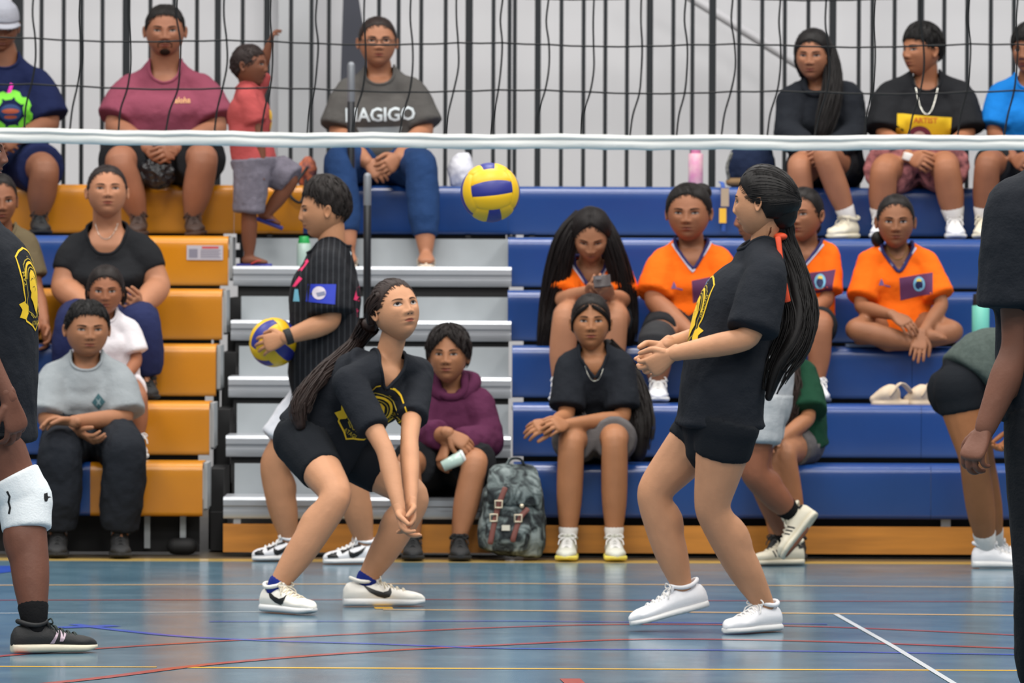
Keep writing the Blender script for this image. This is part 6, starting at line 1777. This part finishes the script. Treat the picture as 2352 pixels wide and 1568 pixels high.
R25 = person(seat=ZR(0), label='person in a dark green t-shirt sitting low behind the striding person', Y0=25.80,
    J=dict(hd=(1790, 760, -.05), nk=(1800, 838, 0), sha=(1755, 865, 0), shb=(1842, 862, 0), hpa=(1790, 1035, .05), hpb=(1842, 1030, .05),
         ela=(1745, 955, -.10), wra=(1770, 1000, -.3), elb=(1858, 960, -.12), wrb=(1790, 1012, -.34),
         kna=(1770, 1030, -.35), ana=(1790, 1200, -.32), knb=(1800, 1040, -.36), anb=(1835, 1190, -.30),
         hea=('z', 1790, .004, -.28), toa=('z', 1775, .004, -.5), heb=('z', 1836, .004, -.26), tob=('z', 1826, .004, -.48)),
    skin_rgb=(160, 108, 76), k=.94, tor=(.14, .125, .135, .105), fr=-15, head=dict(yaw=-20), arms=(.95, 1), legs=(.95, 1),
    hair=dict(rgb=(52, 38, 34), thick=(.010, .014, .012), locks=[dict(g=[(1800, 800, -.05), (1812, 860, -.10), (1812, 930, -.14), (1804, 985, -.16)], r=[.04, .05, .045, .02], n=90, t=.0035, wave=.006)]),
    shirt=dict(mat=c_dkgreen, sleeve=.86, loose=.024, hem=-.06, flare=.03, hemw=.01), bottom=dict(mat=c_gshort, leg=.55, loose=.012, rise=4),
    hands=[('b', 1772, 1022, -.38, (.2, -.5, -.7), dict(curl=.4))], feet=dict(a=dict(mats=[s_blk] * 3), b=dict(mats=[s_blk] * 3)))

# ------------------------------------------------------------------ nearest player, left edge
nb = [('emblem', [[(-.09, -.016), (-.04, -.016), (.03, .024), (.05, .024), (.02, -.010), (.06, -.010), (.14, .028), (.11, .028), (.06, .002), (.065, .036), (.02, .036), (-.02, .012)]], s_silver, .002)]
R21 = person('dark-shirted player at the left edge with a white knee pad and black shoe', 19.55,
    dict(hd=(-62, 352, 0), nk=(-80, 488, .0), sha=(-62, 545, -.18), shb=(-72, 545, .17), hpa=(-42, 965, -.09), hpb=(-50, 965, .10),
         ela=(-75, 745, -.22), wra=(20, 915, -.24), elb=(-60, 740, .2), wrb=(-10, 900, .2),
         kna=(56, 1148, -.10), ana=(76, 1405, -.06), knb=(-75, 1160, .12), anb=(-160, 1400, .2),
         hea=('f', 26, 1499), toa=('f', 222, 1495), heb=('f', -230, 1488), tob=('f', -60, 1484)),
    SKX, k=1.04, tor=(.155, .150, .155, .135), fr=80, head=dict(yaw=88, pitch=2, size=1.02), hair=dict(rgb=HB, thick=(.006, .02, .012)), arms=(1.05, 1), legs=(1.05, 1.15), bend=.03, neck_r=.056,
    shirt=dict(mat=c_black, sleeve=.8, loose=.026, hem=-.10, flare=.02, hemw=.014, nd=.02), bottom=dict(mat=c_short, leg=.28, loose=.012, rise=4), socks=dict(mat=c_sock_b, t=1.86, b=False),
    hands=[('a', 40, 985, -.23, (-.5, .6, -.2), dict(curl=.5, thumb=-1, s=1.15))],
    feet=dict(a=dict(mats=[s_blk, s_ivory, s_lgn], logo=dict(shapes=nb)), b=dict(mats=[s_blk, s_ivory, s_lgn])))
crest(R21, 0.01, .17, .26)
kp = knee_pad(R21, 'a', (214, 220, 224), .080)
kb = bvh_of(kp.data)
def ua(poly): return poly
o_ = np.array(kp['_base']); 
def kp_patch(pix, m_, name, off=.0015):
    O = P(*np.mean(pix, 0), 19.3) - o_; mb = MB(); c_ = np.mean(pix, 0)
    lay_poly(mb, [((x - c_[0]) * 19.45 / F, -(y - c_[1]) * 19.45 / F) for x, y in pix], O, (1, 0, 0), (0, 0, 1), kb, off, 0, .01, .3)
    if mb.f:
        mb.v = [tuple(np.array(v) + o_) for v in mb.v]; put(name, mb, kp, mats=[m_])
for q in ([(96, 1136), (103, 1134), (104, 1142), (108, 1143), (112, 1140), (112, 1132), (117, 1130), (117, 1156), (112, 1153), (111, 1146), (105, 1147), (103, 1154), (98, 1154), (96, 1146)],): kp_patch(q, s_logo, 'emblem')
for q in ribbon_quads([(12, 1130), (18, 1142), (15, 1155), (19, 1168), (16, 1182)], 5): kp_patch([tuple(a) for a in q], s_logo, 'stitching')

# ------------------------------------------------------------------ nearest player, right edge
R22 = person('large dark-shirted player seen from behind at the right edge, arm hanging down', 15.85,
    dict(hd=(2475, 250, .0), nk=(2462, 385, 0), sha=(2335, 478, -.06), shb=(2570, 480, .10), hpa=(2400, 925, 0), hpb=(2520, 925, .06),
         ela=(2338, 800, -.06), wra=(2262, 985, -.10), elb=(2640, 760, .1), wrb=(2660, 960, -.05),
         kna=(2392, 1330, -.02), ana=(2400, 1640, .05), knb=(2520, 1330, .02), anb=(2530, 1640, .05),
         hea=('z', 2400, .004, .1), toa=('z', 2390, .004, .34), heb=('z', 2530, .004, .1), tob=('z', 2535, .004, .34)),
    (112, 72, 56), k=1.02, tor=(.155, .145, .155, .12), fr=165, head=dict(yaw=170), hair=dict(rgb=HB, thick=(.012, .018, .02)), arms=(1.10, 1), legs=(1.0, 1), neck_r=.056,
    shirt=dict(mat=c_black, sleeve=.68, loose=.030, hem=-.06, flare=.032, hemw=.01, nd=.02), bottom=dict(mat=cloth('trousers_black', (26, 28, 32)), leg=1.8, loose=.012, rise=4, name='trousers'),
    hands=[('a', 2238, 1032, -.12, (.55, .6, -.2), dict(curl=.72, thumb=-1, tcurl=.5))],
    feet=dict(a=dict(mats=[s_blk] * 3), b=dict(mats=[s_blk] * 3)))

# ------------------------------------------------------------------ belongings on the bleachers
# white bag on the top row
def blob(name, label, cat, pix, Y, z, r, m_, wr=.02, ws=.05, vox=.007):
    c = P(pix[0], pix[1], Y); t = thing(name, label, cat, (c[0], Y, z)); mb = MB()
    mb.ball((c[0], Y, z + r[2] * .75), r); mb.ball((c[0] + r[0] * .3, Y, z + r[2] * 1.1), (r[0] * .6, r[1] * .7, r[2] * .7)); mb.box((c[0] - r[0] * .8, Y - r[1] * .6, z), (c[0] + r[0] * .8, Y + r[1] * .6, z + r[2] * .5))
    put('bag_body', remesh(mb, vox, 4, .5, wr, ws), t, mats=[m_]); return t, c
blob('plastic_bag', 'white plastic bag on the blue top row beside the person with glasses', 'bag', (1060, 400), YR(5) + .02, ZR(5), (.062, .06, .085), mat('bag_white', (216, 216, 224), rough=.5))
t, c = blob('backpack', 'dark navy backpack with a patterned side on the blue top row', 'backpack', (1725, 400), YR(5) + .08, ZR(5), (.115, .08, .125), cloth('bag_navy', (32, 42, 66)), .012, .08)
m = MB(); m.tube([(c[0] - .10, YR(5) - .02, ZR(5) + .022), (c[0] + .10, YR(5) - .02, ZR(5) + .022)], [[.028, .02]] * 2, n=14); put('bottom_panel', m, t, mats=[mat('bag_tan', (128, 100, 66), rough=.8)])
m = MB(); m.tube([(c[0] - .105, YR(5) - .02, ZR(5) + .03), (c[0] - .115, YR(5) - .04, ZR(5) + .09), (c[0] - .095, YR(5) - .02, ZR(5) + .15)], [[.02, .008]] * 3, n=10, smooth=3); put('side_pocket', m, t, mats=[mat('bag_floral', (150, 150, 140), rough=.8, noise_amt=.9, noise_scale=60, rgb2=(40, 44, 50))])
t, c = blob('drawstring_bag', 'small colourful patterned bag with black straps behind the toddler', 'bag', (706, 400), YR(5) + .02, ZR(5), (.045, .04, .075), mat('bag_floral_dark', (36, 36, 60), rough=.8, noise_amt=.9, noise_scale=30, rgb2=(200, 110, 70)))
m = MB(); m.tube([(c[0], YR(5) - .03, ZR(5) + .08), (c[0] - .05, YR(5) - .14, ZR(5) + .0), (c[0] - .07, YR(5) - .22, ZR(5) - .05), (c[0] - .02, YR(5) - .225, ZR(5) - .08), (c[0] - .0, YR(5) - .18, ZR(5) + .02)], .007, n=8, smooth=4); put('strap', m, t, mats=[s_blk])
# green topped bottle on the aisle step
zt = .248 + .2365 * 4 + .001
c = P(698, 600, 27.95); t = thing('water_bottle', 'clear bottle with a bright green cap on the aisle step', 'bottle', (c[0], 27.95, zt))
m = MB(); m.tube([(c[0], 27.95, zt + .002), (c[0], 27.95, zt + .10)], .032, n=20, cb=.1); put('bottle_body', m, t, mats=[mat('bottle_clear', (168, 190, 182), rough=.2, spec=.6)])
m = MB(); m.tube([(c[0], 27.95, zt + .10), (c[0], 27.95, zt + .13)], [.028, .022], n=20, cb=.2); put('cap', m, t, mats=[mat('cap_green', (36, 160, 80), rough=.4)])
# pink bottle
c = P(1598, 415, YR(5) - .02); t = thing('water_bottle', 'pink bottle with a printed band standing on the blue top row', 'bottle', (c[0], YR(5), ZR(5)))
m = MB(); m.tube([(c[0], YR(5), ZR(5) + .002), (c[0], YR(5), ZR(5) + .15)], .034, n=20, cb=.1); put('bottle_body', m, t, mats=[mat('bottle_pink', (222, 148, 184), rough=.35, noise_amt=.4, noise_scale=24, rgb2=(236, 196, 200))])
m = MB(); m.tube([(c[0], YR(5), ZR(5) + .15), (c[0], YR(5), ZR(5) + .185)], [.024, .02], n=20, cb=.2); put('cap', m, t, mats=[mat('cap_pink', (200, 120, 160), rough=.4)])
# strap with yellow tags hanging down the seat face
Yh = row(5)[0] - .03
t = thing('lanyard', 'lanyard with blue and yellow tags hanging over the blue top row seat edge', 'lanyard', P(1662, 425, Yh))
m = MB(); m.tube([P(1654, 418, Yh + .05), P(1660, 424, Yh), P(1664, 470, Yh), P(1662, 530, Yh)], [[.010, .003]] * 4, ref=(1, 0, 0), n=8, smooth=3); put('strap', m, t, mats=[mat('strap_blue', (40, 80, 160), rough=.6)])
a, b_ = P(1652, 478, Yh - .012), P(1668, 512, Yh); m = MB(); m.box((a[0], Yh - .012, b_[2]), (b_[0], Yh - .005, a[2])); put('tag', m, t, mats=[mat('tag_yellow', (228, 176, 48), rough=.5)], smooth=False, label='yellow tag')
a, b_ = P(1656, 432, Yh - .012), P(1674, 474, Yh); m = MB(); m.box((a[0], Yh - .012, b_[2]), (b_[0], Yh - .006, a[2])); put('tag', m, t, mats=[mat('tag_tan', (170, 150, 128), rough=.5)], smooth=False, label='pale tag')
# teal bottle
c = P(2252, 790, YR(2)); t = thing('water_bottle', 'mint green bottle with a black lid on the blue bleachers at the right', 'bottle', (c[0], YR(2), ZR(2)))
m = MB(); m.tube([(c[0], YR(2), ZR(2) + .002), (c[0], YR(2), ZR(2) + .175)], .038, n=24, cb=.1); put('bottle_body', m, t, mats=[mat('bottle_mint', (120, 206, 186), rough=.4)])
m = MB(); m.tube([(c[0], YR(2), ZR(2) + .176), (c[0], YR(2), ZR(2) + .225)], [.036, .033], n=24, cb=.15); m.tube([(c[0] - .02, YR(2), ZR(2) + .22), (c[0], YR(2), ZR(2) + .245), (c[0] + .02, YR(2), ZR(2) + .22)], .006, n=8, smooth=3); put('lid', m, t, mats=[s_blk])
# pair of beige clogs
beige = mat('clog_beige', (196, 176, 152), rough=.55)
for i, (x0, x1) in enumerate(((2084, 2016), (2150, 2094))):
    yy = YR(1) - .02 + .03 * i; a = P(x0, 925, yy); b_ = P(x1, 925, yy); a[2] = b_[2] = ZR(1)
    b_ = b_ + [0, -.16, 0] if 0 else b_
    t = thing('clog', ('beige clog lying with its toe outward, beside the cross-legged person below' if i == 0 else 'second beige clog, partly hidden by the bending person'), 'shoe', a, 'pair of beige clogs')
    f = nrm(b_ - a); L_ = np.linalg.norm(b_ - a) + .02; s_ = np.cross(f, [0, 0, 1.0]); u = np.array([0, 0, 1.0]); m = MB()
    m.tube([a, a + f * L_ * .3, a + f * L_ * .7, a + f * L_], [[.034, .018], [.040, .018], [.048, .018], [.03, .016]], ref=s_, n=20, smooth=4, cb=.5)
    m.tube([a + f * L_ * .48 + u * .04, a + f * L_ * .68 + u * .034, a + f * L_ * .98 + u * .018], [[.042, .044], [.046, .036], [.026, .018]], ref=s_, n=20, smooth=4)
    put('clog_body', remesh(m, .005, 3, .5), t, mats=[beige])
    m = MB(); m.tube([a + f * L_ * .50 + s_ * .04 + u * .035, a + f * L_ * .2 + s_ * .04 + u * .085, a - f * .012 + u * .05, a + f * L_ * .2 - s_ * .04 + u * .085, a + f * L_ * .50 - s_ * .04 + u * .035], [[.013, .005]] * 5, n=10, smooth=4); put('heel_strap', m, t, mats=[beige])
